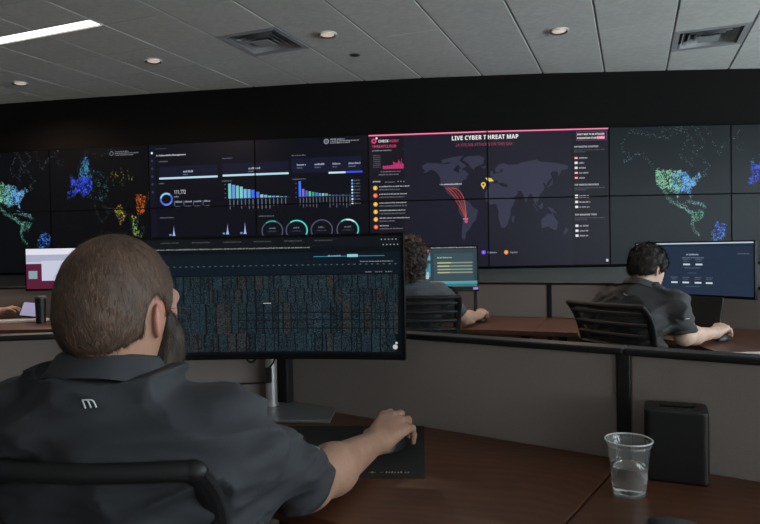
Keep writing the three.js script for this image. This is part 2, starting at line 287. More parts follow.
  const line = (pts, n, cols) => { for (let i = 0; i < n; i++) { const k = rnd() * (pts.length / 2 - 1), a = k | 0, f = k - a; dot(lerp(pts[2 * a], pts[2 * a + 2], f) + rr(-2.2, 2.2), lerp(pts[2 * a + 1], pts[2 * a + 3], f) + rr(-2.0, 2.0), pal(cols), rr(0.9, 2.2), rr(0.3, 0.9)); } };
  line([-114, 31, -108, 24, -103, 20, -96, 17, -91, 15, -86, 13, -84, 10, -79, 9, -77, 4, -79, -4, -77, -12, -71, -18], 420, ['#5ac8a0', '#80e0a8', '#58a8b8', '#9fd8c0']);
  line([-84, 22, -78, 20, -72, 19, -66, 18, -62, 14], 160, ['#78c0c0', '#90d8d0']);
  g.globalAlpha = 1; return [c, g];
}
const merc = (la) => Math.log(Math.tan(Math.PI / 4 + la * D2R / 2));
const pics = {};
{ // left-hand dotted map
  const P = grid4(-32, 155, 152, 143, 283, 274);
  const px = (lo, la) => P(lo < 5 ? 2 + (lo + 124) * 0.667 : 88 + (lo - 5) * 0.545, 232.8 - 48.6 * merc(la));
  const [c, g] = dotMap('#04060b', px);
  const [lx, ly] = P(121, 151.5);
  g.strokeStyle = '#8a93a0'; g.lineWidth = 3; g.beginPath(); g.arc(lx, ly, 11, 0, 7); g.stroke();
  for (let i = 0; i < 3; i++) scrawl(g, lx + 22, ly - 13 + i * 10, [90, 150, 118][i], 7, '#b8bec8', 0.8);
  pics.L = c;
}
{ // management dashboard
  const [c, g] = canvas(CW, CH, '#0a0c17'), P = grid4(155, 369, 143, 136.5, 275, 268);
  const R = (x, y, w, h, col, a = 1) => { const [a0, b0] = P(x, y), [a1, b1] = P(x + w, y + h * 1 - w * 0.031); g.globalAlpha = a; g.fillStyle = col; g.fillRect(a0, b0, a1 - a0, h / 131 * CH); g.globalAlpha = 1; };
  const W = (x, y, w, h, col = '#aab2c4', a = 0.8) => { const [x0, y0] = P(x, y); scrawl(g, x0, y0, w / 214 * CW, h / 131 * CH, col, a); };
  g.fillStyle = '#0e1122'; g.fillRect(0, 0, CW * 0.03, CH);
  for (let i = 0; i < 6; i++) { const [x, y] = P(158, 151.5 + i * 8.2); g.globalAlpha = i ? 0.35 : 1; g.fillStyle = i ? '#7d8cc8' : '#e8ecff'; g.beginPath(); g.arc(x, y, 7, 0, 7); g.fill(); g.globalAlpha = 1; }
  W(162, 146.6, 12, 1, '#8890a0', 0.6);
  g.fillStyle = '#e4e8f0'; g.font = 'bold 13px sans-serif'; { const [x, y] = P(162.5, 155); g.fillText('A. Vulnerability Management', x, y, 196); }
  for (const [x, w, y, xt, txt] of [[165, 60, 165, 190, 18], [230, 64, 162.5, 256, 18]]) { W(x, y - 5, 10, 1.1); R(x, y + 1, w, 13, '#14172f', 0.9); W(xt, y + 5, txt * 0.6, 2.2, '#dfe6f4'); W(xt, y + 8.6, 5, 1.3); R(x, y + 12.3, w, 2.1, '#bfe3f2'); }
  W(297, 155.5, 14, 1.2); R(297, 159, 66, 15, '#141833', 0.9);
  [[302, 9], [319, 9], [336, 7], [351, 11]].forEach(([x, w], i) => { W(x, 164.5 - i * 0.4, w, 2, '#dfe6f4'); W(x, 168 - i * 0.4, w * 0.6, 1.2); });
  R(332, 172.8, 16, 1.9, '#cfeef4'); R(348, 172.2, 16, 1.9, '#3d56e8'); W(297, 179.5, 14, 1.1); W(229, 181, 10, 1); W(165, 183, 5, 1.2);
  const arc = (x, y, r, w, col, a0, a1) => { const [cx, cy] = P(x, y); g.strokeStyle = col; g.lineWidth = w; g.beginPath(); g.ellipse(cx, cy, r / 214 * CW, r / 131 * CH, 0, a0, a1); g.stroke(); };
  arc(172, 200, 5.8, 11, '#4a6ad8', 0, 6.3); arc(172, 200, 5.8, 11, '#8fd0f0', 3.3, 5.4); arc(172, 200, 5.8, 11, '#6f7fe8', 0.4, 2.0);
  g.fillStyle = '#e8eef8'; g.font = '30px sans-serif'; { const [x, y] = P(180, 194.6); g.fillText('111,772', x, y, 74); }
  W(180, 196.6, 5, 1.6, '#dfe6f4');
  for (let i = 0; i < 4; i++) { R(180 + i * 9.8, 202 - i * 0.3, 0.5, 5, '#9fb0d8', 0.8); W(181.3 + i * 9.8, 201.8 - i * 0.3, 6.5, 2, '#cfd8ea'); W(181.3 + i * 9.8, 207 - i * 0.3, 6, 1.3, '#8890a8'); }
  W(165, 218, 15, 1.1); W(264, 216, 15, 1.1);
  const bars = (x0, yb, hs, step, w, cols) => hs.forEach((h, i) => { R(x0 + i * step, yb - h - i * step * 0.031, w, h, cols[i % cols.length]); W(x0 + i * step + 0.5, 0, 0, 0); R(x0 + i * step + w * 0.35, yb + 1.2 - i * step * 0.031, w * 0.32, rr(5, 10), '#7f8898', 0.75); });
  bars(235.3, 199.5, [15.4, 14, 13, 11.8, 9.2, 8.8, 8.2, 6, 3.2, 2.6, 1.6, 1.4, 1.2, 0.5, 0.4], 3.83, 3.1, ['#6fd0d0', '#7a9ae0', '#79c8c8', '#7fd6d8', '#88b8f0', '#6ab8e8', '#3f78ff', '#4a70e0', '#a0c0d0', '#7fb8e0']);
  bars(303.2, 197.6, [15.5, 7.6, 5.8, 5, 4.2, 3.6, 2.8, 2.6, 2.4, 1.2, 0.6, 0.5, 0.4, 0.4, 0.3, 0.3], 3.15, 2.4, ['#3f7aff', '#8a6ad0', '#4a6ad8', '#5ac0a0', '#3aa878', '#4a80e0', '#5aa0e8', '#90c8d8', '#70b890', '#6a78a0']);
  for (let i = 0; i < 4; i++) { R(231.5, 184.6 + i * 4.6, 1.6, 0.8, '#8890a8', 0.7); R(300, 184 + i * 4.6, 1.4, 0.8, '#8890a8', 0.7); }
  R(235, 199.6, 60, 0.4, '#5a6480', 0.8); R(303, 197.8, 52, 0.4, '#5a6480', 0.8);
  for (let i = 0; i < 8; i++) { const [x, y] = P(354, 181.5 + i * 3.1); g.fillStyle = ['#7fb8ff', '#5aa0e8', '#a8d0ff', '#e8f0ff', '#90c8f0', '#7fb0e8', '#d0e8ff', '#f0e0d0'][i]; g.beginPath(); g.arc(x, y, 6, 0, 7); g.fill(); W(355.8, 180.8 + i * 3.1, 5.5, 1.2, '#aab2c4', 0.7); }
  for (const [x, yb, h] of [[179, 237.4, 11.5], [233.8, 235.4, 12], [251.3, 234.8, 13.5]]) { g.fillStyle = '#a9b8f4'; const [a, b] = P(x, yb), [, t] = P(x, yb - h); g.beginPath(); g.moveTo(a - 12, b); g.quadraticCurveTo(a - 3, b - 8, a, t); g.quadraticCurveTo(a + 3, b - 8, a + 10, b); g.fill(); R(x - 5, yb - 1.8, 2.4, 1.8, '#6fa8c8', 0.9); }
  [[277, '#3fa89c', 0.3], [300.5, '#48e0cc', 1.0], [324.5, '#4a4f66', 0.2], [349, '#58d8c8', 0.8]].forEach(([x, col, k], i) => { arc(x, 231.5 - i * 0.7, 10, 7, '#4c5468', 0, 6.3); arc(x, 231.5 - i * 0.7, 10, 8, col, -2.2, -2.2 + 3.4 * k); if (i === 3) arc(x, 229.6, 10, 8, '#e4f4f4', -1.7, -0.9); W(x - 3.2, 228 - i * 0.7, 6, 1.6, '#9aa4b8'); W(x - 4.5, 231.6 - i * 0.7, 9, 1, '#6a7488'); });
  { const [x, y] = P(330.5, 142.3); g.strokeStyle = '#a8b0bc'; g.lineWidth = 3; g.beginPath(); g.arc(x, y, 13, 0, 7); g.stroke(); g.globalAlpha = 0.5; g.fillStyle = '#a8b0bc'; g.fill(); g.globalAlpha = 1; for (let i = 0; i < 3; i++) scrawl(g, x + 22, y - 14 + i * 10, [80, 160, 110][i], 7, '#d0d5dc', 0.9); }
  pics.D = c;
}
{ // live cyber threat map
  const [c, g] = canvas(CW, CH, '#1a1b29'), P = grid4(369, 608.5, 136.5, 128, 268, 265);
  const k = CW / 239.5;
  const T = (s, x, y, size, col, max, bold = 'bold ') => { const [a, b] = P(x, y); g.fillStyle = col; g.font = bold + size + 'px sans-serif'; g.fillText(s, a, b, max ? max * k : undefined); };
  const W = (x, y, w, h, col = '#b4b8c4', a = 0.8) => { const [x0, y0] = P(x, y); scrawl(g, x0, y0, w * k, h * 5.3, col, a); };
  g.fillStyle = '#15151f'; g.fillRect(0, 0, 36 * k, CH); g.fillStyle = '#161722'; g.fillRect(203 * k, 0, CW, CH);
  g.fillStyle = '#e8487f'; g.fillRect(0, 0, CW, 9); g.fillStyle = '#f7a0bf'; g.fillRect(0, 2, CW, 4);
  g.fillStyle = '#34364a'; g.strokeStyle = '#34364a'; g.lineJoin = 'round'; g.lineWidth = 4;
  for (const n in LAND) { const p = LAND[n]; g.beginPath(); for (let i = 0; i < p.length; i += 2) { const [x, y] = P(493.5 + p[i] * 0.417, 207 - p[i + 1] * 0.6); i ? g.lineTo(x, y) : g.moveTo(x, y); } g.closePath(); g.fill(); g.stroke(); }
  g.textAlign = 'center'; T('LIVE CYBER THREAT MAP', 486.5, 140.6, 33, '#ffffff', 66); T('24,978,508 ATTACKS ON THIS DAY', 485.5, 147, 21, '#c4456f', 56, ''); g.textAlign = 'left';
  { const [x, y] = P(374.5, 142.6); g.fillStyle = '#e5447e'; g.beginPath(); g.arc(x, y, 14, 0, 7); g.fill(); g.fillStyle = '#15151f'; g.beginPath(); g.arc(x, y, 6, 0, 7); g.fill(); g.fillStyle = '#fff'; g.beginPath(); g.arc(x + 15, y - 15, 6, 0, 7); g.fill(); }
  T('CHECK', 379, 144, 19, '#ffffff', 10.5); T('POINT', 390, 143.7, 19, '#e5447e', 10); T('THREATCLOUD', 372.5, 149.6, 22, '#e5447e', 25); W(372.5, 151.6, 20, 1.2, '#d8dae2');
  for (let i = 0; i < 7; i++) W(373.5, 156.6 + i * 1.9, 7.5, 1.1, '#9aa0b0', 0.7);
  for (let i = 0; i < 34; i++) { const h = 2 + (i > 16 ? 7 : 2.6) * (0.35 + 0.65 * hash(i, 5)) * (i > 18 && i % 5 < 2 ? 1.2 : 0.8), [x, y] = P(383 + i * 0.64, 170.4 - i * 0.02); g.fillStyle = i % 3 ? '#d23a78' : '#a52a66'; g.fillRect(x, y - h * 5.4, 3.4, h * 5.4); }
  W(381, 172.4, 20, 1.2); W(379, 175.4, 20, 1.2);
  T('ATTACKS', 372.5, 183.8, 11, '#d8dae2', 8); W(385, 182.8, 10, 1.1); for (let i = 0; i < 3; i++) W(398 + i * 3, 182, 1.2, 1.2, '#fff');
  for (let i = 0; i < 6; i++) { const y = 189.2 + i * 7.55, [x, yy] = P(375, y), red = i === 1 || i === 5; g.fillStyle = red ? '#f0603c' : '#f2b03c'; g.beginPath(); g.arc(x, yy, 12.5, 0, 7); g.fill(); g.fillStyle = red ? '#ffb49a' : '#ffe6a8'; g.beginPath(); g.arc(x, yy, 5.5, 0, 7); g.fill(); W(379, y - 2, [31, 28, 28, 27, 31, 9][i], 1.3, '#e8eaf0', 0.95); W(379, y + 1.1, [22, 26, 28, 26, 16, 24][i], 1.2, '#aeb2c0', 0.8); }
  { const [x, y] = P(578.5, 133.2); g.strokeStyle = '#9c5a86'; g.lineWidth = 2; g.strokeRect(x - 8, y - 4, 158, 46); g.fillStyle = '#e8569a'; g.fillRect(x + 100, y + 20, 42, 17); }
  T("DON'T WAIT TO BE ATTACKED", 577.6, 136, 15, '#ffffff', 27); T('PREVENTION STARTS NOW', 577.6, 139.8, 15, '#ffffff', 27);
  const sec = (y, t, n, cols) => { T(t, 574.5, y, 11.5, '#d8dae2', 24); W(574.5, y + 2, 30, 1, '#8f94a4', 0.7); W(574.5, y + 3.8, 12, 1, '#8f94a4', 0.7); n.forEach((s, i) => { const [x, yy] = P(576, y + 10.4 + i * 5); g.fillStyle = cols[i]; g.fillRect(x - 6, yy - 7, 16, 13); g.fillStyle = '#fff'; if (cols[i] !== '#f2f2f2') g.fillRect(x - 6, yy - 2, 16, 5); W(579.2, y + 9.6 + i * 5, s, 1.5, '#e4e6ee', 0.9); }); };
  sec(148.4, 'TOP TARGETED COUNTRIES', [8, 5, 6.5, 9, 6], ['#e84a6a', '#f2f2f2', '#e0d8e0', '#e8506a', '#e0305a']);
  sec(186.6, 'TOP TARGETED INDUSTRIES', [9, 11, 10], ['#f2f2f2', '#f2f2f2', '#f2f2f2']);
  sec(215.6, 'TOP MALWARE TYPES', [8.5, 9, 8], ['#f2f2f2', '#f2f2f2', '#f2f2f2']);
  for (let i = 0; i < 4; i++) { const a = P(447 + i * 2.2, 189), m = P(457 + i * 3.4, 197 - i * 2.2), e = P(467, 219.5 - i * 0.6); g.strokeStyle = ['#e8402a', '#f0583a', '#d83a2a', '#f07050'][i]; g.lineWidth = 2.6; g.beginPath(); g.moveTo(...a); g.quadraticCurveTo(...m, ...e); g.stroke(); }
  W(441, 185, 22, 1.4, '#ffffff', 0.9); W(464, 218.4, 5, 1.2, '#ffffff'); { const [x, y] = P(467, 221.4); g.fillStyle = '#e5447e'; g.beginPath(); g.arc(x, y, 9, 0, 7); g.fill(); }
  { const [x, y] = P(484.8, 186.5); g.fillStyle = '#f2d060'; g.beginPath(); g.arc(x, y - 4, 13, 0, 7); g.fill(); g.beginPath(); g.moveTo(x - 12, y - 2); g.lineTo(x + 12, y - 2); g.lineTo(x, y + 22); g.fill(); g.fillStyle = '#6a4a20'; g.beginPath(); g.arc(x, y - 4, 6, 0, 7); g.fill(); const [x2, y2] = P(490.5, 181); g.fillStyle = '#e0d060'; g.beginPath(); g.moveTo(x2 - 20, y2 - 12); g.lineTo(x2 + 6, y2 - 8); g.lineTo(x2 + 20, y2 + 8); g.lineTo(x2 - 6, y2 + 10); g.fill(); }
  for (const [x, col, s] of [[484, '#7a4af0', 'Malware'], [505.5, '#f0953c', 'Exploit']]) { const [a, b] = P(x, 252.4); g.fillStyle = col; g.beginPath(); g.arc(a, b, 12, 0, 7); g.fill(); g.fillStyle = '#ffffff88'; g.beginPath(); g.arc(a, b, 4, 0, 7); g.fill(); T(s, x + 4, 253.4, 13, '#c8ccd8', 8, ''); }
  { const [a, b] = P(606, 261); g.fillStyle = '#cfd4dc'; g.fillRect(a - 6, b - 8, 12, 14); }
  pics.C = c;
}
{ // right-hand dotted map
  const P = grid4(608.5, 852, 128, 120, 265, 262);
  const px = (lo, la) => P(655 + (lo + 124) * 0.8, 219.9 - 49.7 * merc(la));
  pics.R = dotMap('#0d171d', px)[0];
}

// ---------------------------------------------------------------- video wall: two rows of flat panels along the curved wall
{
  const face = off(-0.075), PW = 1.272, PH = 0.725;
  const onCurve = (x) => { for (let i = 0; i + 1 < face.length; i++) if (x <= face[i + 1][0] || i + 2 === face.length) { const f = (x - face[i][0]) / (face[i + 1][0] - face[i][0]); return [x, lerp(face[i][1], face[i + 1][1], f)]; } };
  const step = (p, s) => { let lo = 0, hi = 2; for (let i = 0; i < 40; i++) { const m = (lo + hi) / 2, q = onCurve(p[0] + s * m); if (Math.hypot(q[0] - p[0], q[1] - p[1]) < PW) lo = m; else hi = m; } return onCurve(p[0] + s * lo); };
  const seams = { 0: onCurve(-0.226) };
  for (let i = 1; i <= 3; i++) seams[i] = step(seams[i - 1], 1);
  for (let i = -1; i >= -6; i--) seams[i] = step(seams[i + 1], -1);
  const shows = { L: 'left-hand dotted world map', D: 'blue dashboard of bar charts and rings', C: 'live cyber threat map', R: 'right-hand dotted map of the Americas' };
  const corner = [['upper left', 'upper right'], ['lower left', 'lower right']];
  const cols = { L: [-6, -5], D: [-4, -3], C: [-2, -1], R: [0, 1], X: [2] };
  const bezelMat = new THREE.MeshPhysicalMaterial({ color: rgb(0.003, 0.003, 0.003), roughness: 0.7, specularIntensity: 0.1 });
  for (const key of ['L', 'D', 'C', 'R']) {
    const t = screenTex(pics[key]);
    const mat = new THREE.MeshPhysicalMaterial({ color: rgb(0.004, 0.004, 0.0045), roughness: 0.34, specularIntensity: 0.22, emissive: 0xffffff, emissiveMap: t, emissiveIntensity: 0.9 });
    cols[key].forEach((col, ci) => {
      const a = seams[col], b = seams[col + 1], th = Math.atan2(b[1] - a[1], b[0] - a[0]);
      for (let row = 0; row < 2; row++) {
        const o = thing('video_wall_panel', 'video wall panel showing the ' + corner[row][ci] + ' quarter of the ' + shows[key], 'screen', [(a[0] + b[0]) / 2, 1.06 + (1 - row) * PH, -(a[1] + b[1]) / 2], th, 'video wall panels');
        const g = new THREE.PlaneGeometry(PW - 0.012, PH - 0.012); g.translate(0, PH / 2, 0.001);
        const uv = g.attributes.uv; for (let i = 0; i < uv.count; i++) uv.setXY(i, (uv.getX(i) + ci) / 2, (uv.getY(i) + 1 - row) / 2);
        part('screen', g, mat, o);
        const w = PW - 0.003, h = PH - 0.003, e = 0.005;
        part('bezel', [box(w, e, 0.012, 0, PH / 2 + h / 2 - e / 2, -0.003), box(w, e, 0.012, 0, PH / 2 - h / 2 + e / 2, -0.003), box(e, h, 0.012, -w / 2 + e / 2, PH / 2, -0.003), box(e, h, 0.012, w / 2 - e / 2, PH / 2, -0.003)], bezelMat, o);
        part('housing', box(w - 0.01, h - 0.01, 0.045, 0, PH / 2, -0.0235), M.blackMatte, o);
      }
    });
    const a = seams[cols[key][0]], b = seams[cols[key][1] + 1], th = Math.atan2(b[1] - a[1], b[0] - a[0]), n = [Math.sin(th), Math.cos(th)];
    const px = (a[0] + b[0]) / 2 + n[0] * 0.09, pz = -(a[1] + b[1]) / 2 + n[1] * 0.09;
    areaLight('video_wall_light', rgb(0.45, 0.55, 0.9), 0.05, 2.5, 1.4, [px, 1.785, pz], [px + n[0], 1.785, pz + n[1]]);
  }
}

// ---------------------------------------------------------------- desks and low partitions
const P2 = (a, b, t) => [lerp(a[0], b[0], t), lerp(a[1], b[1], t)];
function partition(a, b, label, top = 1.015, posts = [0, 1], group = 'low grey desk partitions') {
  const l = Math.hypot(b[0] - a[0], b[1] - a[1]), th = Math.atan2(b[1] - a[1], b[0] - a[0]);
  const t = thing('desk_partition', label, 'partition', [(a[0] + b[0]) / 2, 0, -(a[1] + b[1]) / 2], th, group);
  part('fabric_panel', rbox(l - 0.03, top - 0.10, 0.045, 0.006, 0, (top - 0.10) / 2 + 0.085, 0), M.fabric, t);
  part('top_cap', rbox(l, 0.018, 0.062, 0.006, 0, top - 0.009, 0), M.blackSatin, t);
  part('kick_plate', box(l - 0.03, 0.08, 0.04, 0, 0.045, 0), M.blackMatte, t);
  for (const p of posts) part('post', rbox(0.034, top - 0.004, 0.058, 0.004, (p - 0.5) * l, (top - 0.004) / 2, 0), M.blackSatin, t);
  return t;
}
function desk(pts, label, legs, y = 0.74) {
  const c = pts.reduce((s, p) => [s[0] + p[0] / pts.length, s[1] + p[1] / pts.length], [0, 0]);
  const t = thing('desk', label, 'desk', [c[0], 0, -c[1]], 0, 'wood topped desks');
  part('desk_top', slab(pts.map((p) => [p[0] - c[0], p[1] - c[1]]), y - 0.03, y, 0.003), M.wood, t);
  for (const [x, z, th] of legs) {
    const g = new THREE.Group(); part('leg', [rbox(0.05, y - 0.055, 0.07, 0.006, 0, (y - 0.055) / 2 + 0.025, 0), rbox(0.06, 0.025, 0.6, 0.006, 0, 0.0125, 0), rbox(0.05, 0.025, 0.55, 0.004, 0, y - 0.0425, 0)], M.blackMatte, t, [x - c[0], 0, -(z - c[1])], [0, th, 0]);
  }
  return t;
}
const uR = [Math.cos(-13 * D2R), Math.sin(-13 * D2R)], nR = [Math.sin(-13 * D2R), -Math.cos(-13 * D2R)];   // along the right partition / towards the sitter
const uL = [Math.cos(32 * D2R), Math.sin(32 * D2R)], nL = [Math.sin(32 * D2R), -Math.cos(32 * D2R)];
const Vx = [-1.12, 1.966], Px = [-0.02, 1.712], Qx = [Px[0] + uR[0] * 1.5, Px[1] + uR[1] * 1.5], Lx = [Vx[0] - uL[0] * 1.5, Vx[1] - uL[1] * 1.5];
partition(Vx, Px, 'grey partition behind the large data monitor, between two black posts', 1.015, [1]);
part('corner_post', rbox(0.062, 1.011, 0.062, 0.006, -Math.hypot(Px[0] - Vx[0], Px[1] - Vx[1]) / 2, 0.5055, 0.022), M.blackMatte, scene.getObjectByName('desk_partition'));
partition(Px, Qx, 'grey partition behind the black slotted box and the water cup', 1.015, [1]);
partition(Lx, Vx, 'grey partition left of the bearded man in the foreground', 1.015, [0]);
const add = (p, u, k, n = [0, 0], m = 0) => [p[0] + u[0] * k + n[0] * m, p[1] + u[1] * k + n[1] * m];
const g1 = 0.03, dd = 0.70;
const bis = (() => { const b = [nR[0] + nL[0], nR[1] + nL[1]], l = Math.hypot(...b); return [b[0] / l, b[1] / l]; })(), c22 = Math.cos(22.5 * D2R);
const Vi = add(Vx, bis, 0.075), Vo = add(Vx, bis, dd / c22);
const seamA = add(Px, nR, g1), seamB = add(Px, nR, dd);
desk([add(Lx, nL, g1), add(Lx, nL, dd), add(Vo, uL, -0.16), add(add(Vo, uL, -0.05), bis, -0.02), add(add(Vo, uR, 0.05), bis, -0.02), add(Vo, uR, 0.16), add(seamB, uR, -0.002), add(seamA, uR, -0.002), add(add(Vx, uR, 0.07), nR, g1), Vi, add(add(Vx, uL, -0.07), nL, g1)], 'walnut corner desk with the desk mat and the large data monitor', [[...add(Lx, nL, 0.37), 0.1].slice(0, 3), [...add(Px, nR, 0.37), 0].slice(0, 3)].map((v, i) => [v[0] + (i ? -0.08 * uR[0] : 0.08 * uL[0]), v[1] + (i ? -0.08 * uR[1] : 0.08 * uL[1]), i ? -13 * D2R : 32 * D2R]));
desk([add(seamA, uR, 0.002), add(seamB, uR, 0.002), add(add(Qx, nR, dd), uR, 0), add(add(Qx, nR, g1), uR, 0)], 'walnut desk with the water cup and the black slotted box', [[...add(add(Px, nR, 0.37), uR, 0.08), -13 * D2R], [...add(add(Qx, nR, 0.37), uR, -0.08), -13 * D2R]]);

// second row
const A0 = [-2.7, 4.97], A1 = [-0.585, 4.93], A2 = [-0.16, 4.90], B1 = [0.95, 4.36], B2 = [2.3, 3.71];
partition(A0, A1, 'far grey partition behind the curly-haired person', 1.0, [0, 1]);
partition(A1, A2, 'short far grey partition left of the dark-haired man', 1.0, []);
partition(A2, B1, 'grey partition behind the wide monitor of the dark-haired man', 1.0, [0]);
partition(B1, B2, 'grey partition at the far right end of the second desk row', 1.0, [0, 1]);
desk([[-2.7, 4.93], [-2.7, 4.06], [-0.584, 4.07], [-0.584, 4.895]], 'walnut desk of the curly-haired person in the second row', [[-2.5, 4.5, 0], [-0.7, 4.5, 0]]);
desk([[-0.583, 4.895], [-0.583, 4.07], [-0.02, 4.07], [0.276, 3.80], [0.40, 3.42], [1.9, 2.9], [2.25, 3.67], [0.95, 4.30], [-0.17, 4.865]], 'walnut desk in front of the dark-haired man in the second row', [[-0.45, 4.5, 0], [1.7, 3.3, -25 * D2R]]);

// left pod
const uF = [Math.cos(21 * D2R), Math.sin(21 * D2R)], nF = [Math.sin(21 * D2R), -Math.cos(21 * D2R)];
const F0 = [-6.17, 3.575], F1 = add(F0, uF, 3.1), Fs = add(F0, uF, 0.92);
partition(add(F0, uF, 1.08), F1, 'far grey partition at the left edge below the dotted map', 1.0, [0, 1]);
desk([add(Fs, nF, 0.035), add(Fs, nF, 0.98), add(F1, nF, 0.98), add(F1, nF, 0.035)], 'walnut desk at the left edge with the white keyboard', [[...add(add(Fs, nF, 0.5), uF, 0.5), 21 * D2R], [...add(add(F1, nF, 0.5), uF, -0.2), 21 * D2R]]);

// ---------------------------------------------------------------- monitors
function curvedScreen(w, h, R, zoff = 0, nx = 28) {
  const g = new THREE.PlaneGeometry(w, h, nx, 1), p = g.attributes.position;
  for (let i = 0; i < p.count; i++) { const x = p.getX(i); p.setXYZ(i, R ? Math.sin(x / R) * R : x, p.getY(i), (R ? R - Math.cos(x / R) * R : 0) + zoff); }
  g.computeVertexNormals(); return g;
}
function shellBack(w, h, R, d, nx = 28) { // rim and back of the housing: curved box
  const g = new THREE.BoxGeometry(w, h, d, nx, 1, 1), p = g.attributes.position;
  for (let i = 0; i < p.count; i++) { const x = p.getX(i), z = p.getZ(i); p.setXYZ(i, R ? Math.sin(x / R) * (R - z) : x, p.getY(i), (R ? R - Math.cos(x / R) * (R - z) : z)); }
  g.computeVertexNormals(); return clean(g);
}
// the group stands at the foot of its stand; the screen's middle is at height yc, dz in front of the pole
function monitor(name, label, pos, turn, o) {
  const t = thing(name, label, 'monitor', pos, turn);
  const { w, h, R = 0, yc, dz = 0.06, pic, glow = 0.8, chin = 0.016, rim = 0.008 } = o;
  const H = part('housing', shellBack(w, h, R, 0.026), M.bezel, t, [o.dx || 0, yc, dz - 0.014]);
  part('back_cover', rbox(w * 0.6, h * 0.7, 0.05, 0.02, 0, 0, -0.03), M.blackMatte, H);
  const sw = w - 2 * rim, sh = h - rim - chin;
  const mat = new THREE.MeshPhysicalMaterial({ color: rgb(0.004, 0.004, 0.004), roughness: o.rough ?? 0.35, specularIntensity: 0.25, emissive: 0xffffff, emissiveMap: screenTex(pic), emissiveIntensity: glow });
  part('screen', curvedScreen(sw, sh, R, 0), mat, t, [o.dx || 0, yc + (chin - rim) / 2, dz + 0.0005]);
  const rimM = M.bezel, f = 0.006;
  part('bezel', [shellBack(w, rim, R, f).translate(0, h / 2 - rim / 2, 0), shellBack(w, chin, R, f).translate(0, -h / 2 + chin / 2, 0), ...[-1, 1].map((s) => { const g = box(rim, h, f); const a = R ? s * (w / 2 - rim / 2) / R : 0; if (R) { g.rotateY(-a); g.translate(Math.sin(a) * R, 0, R - Math.cos(a) * R); } else g.translate(s * (w / 2 - rim / 2), 0, 0); return g; })], rimM, t, [o.dx || 0, yc, dz + 0.002]);
  if (o.light) { const n = [Math.sin(turn), Math.cos(turn)]; areaLight('monitor_light', rgb(...o.light), o.power, w * 0.95, h * 0.95, [pos[0] + n[0] * (dz + 0.03), yc, pos[2] + n[1] * (dz + 0.03)].map((v, i) => i === 1 ? v + pos[1] : v), [pos[0] + n[0] * 2, yc + pos[1], pos[2] + n[1] * 2]); }
  return t;
}
// pictures of the desk monitors
{
  const [c, g] = canvas(1720, 720, '#0a1016'); let y = 10;
  g.fillStyle = '#12161b'; g.fillRect(0, 0, 1720, 60); g.fillStyle = '#0d1924'; g.fillRect(0, 96, 1720, 130);
  for (let i = 0; i < 6; i++) scrawl(g, 240 + i * 190, 16, 110, 7, '#aab0b4', 0.6);
  for (let i = 0; i < 5; i++) { g.fillStyle = '#c8ccd0'; g.fillRect(1600 + i * 22, 18, 7, 7); g.fillRect(1610 + i * 22, 50, 7, 7); }
  scrawl(g, 60, 58, 1100, 8, '#d8dad8', 0.85); scrawl(g, 60, 84, 60, 6, '#a0a8a8', 0.6);
  for (let i = 0; i < 46; i++) { g.fillStyle = '#86a0a8'; g.globalAlpha = 0.7; g.fillRect(60 + i * 36, 168, 13, 5); } g.globalAlpha = 1;
  g.fillStyle = '#3fa8b8'; g.fillRect(1180, 118, 440, 4); g.fillStyle = '#9fe0e8'; g.fillRect(1390, 108, 66, 18); scrawl(g, 1270, 112, 80, 8, '#b8d8dc'); scrawl(g, 1470, 150, 200, 7, '#e0e8e8', 0.8);
  scrawl(g, 60, 208, 90, 7, '#8a989c', 0.7); for (let i = 0; i < 3; i++) scrawl(g, 1500 + i * 62, 214, 40, 7, '#b0bcbc', 0.9);
  // dense log table: rows of tiny figures in narrow columns
  const bands = [[234, 316], [316, 404], [404, 596], [596, 706]];
  bands.forEach(([y0, y1], bi) => { let x = 40; while (x < 1690) { const w = rr(14, 58), warm = rnd() < 0.14, gap = rr(2, 7), dens = rr(0.35, 1); const base = warm ? [70, 70, 69] : ((q) => [46 + 12 * q, 64 + 12 * q + 4 * rnd(), 73 + 14 * q])(rnd()); g.fillStyle = `rgba(${base[0] * 0.45 | 0},${base[1] * 0.45 | 0},${base[2] * 0.48 | 0},${0.5 + 0.4 * dens})`; g.fillRect(x, y0, w, y1 - y0); for (let yy = y0 + 2; yy < y1 - 4; yy += 7.4) for (let q = x + 2; q < x + w - 3; q += 5) { if (hash(q | 0, yy | 0) > 0.36 + 0.5 * dens) continue; g.globalAlpha = 0.35 + 0.6 * hash(yy | 0, q | 0); g.fillStyle = `rgb(${base.map((v) => Math.min(255, v * 1.5) | 0).join(',')})`; g.fillRect(q, yy, 3.4, 4.2); } g.globalAlpha = 1; if (bi === 2 && x > 700) { g.fillStyle = '#0a1016aa'; for (const q of [462, 508, 560]) g.fillRect(x, q, w, 7); } x += w + gap; } });
  g.fillStyle = '#d8d8d8'; g.fillRect(860, 404, 50, 4); g.beginPath(); g.arc(1676, 676, 15, 0, 7); g.arc(1684, 652, 8, 0, 7); g.fill();
  pics.main = c;
}
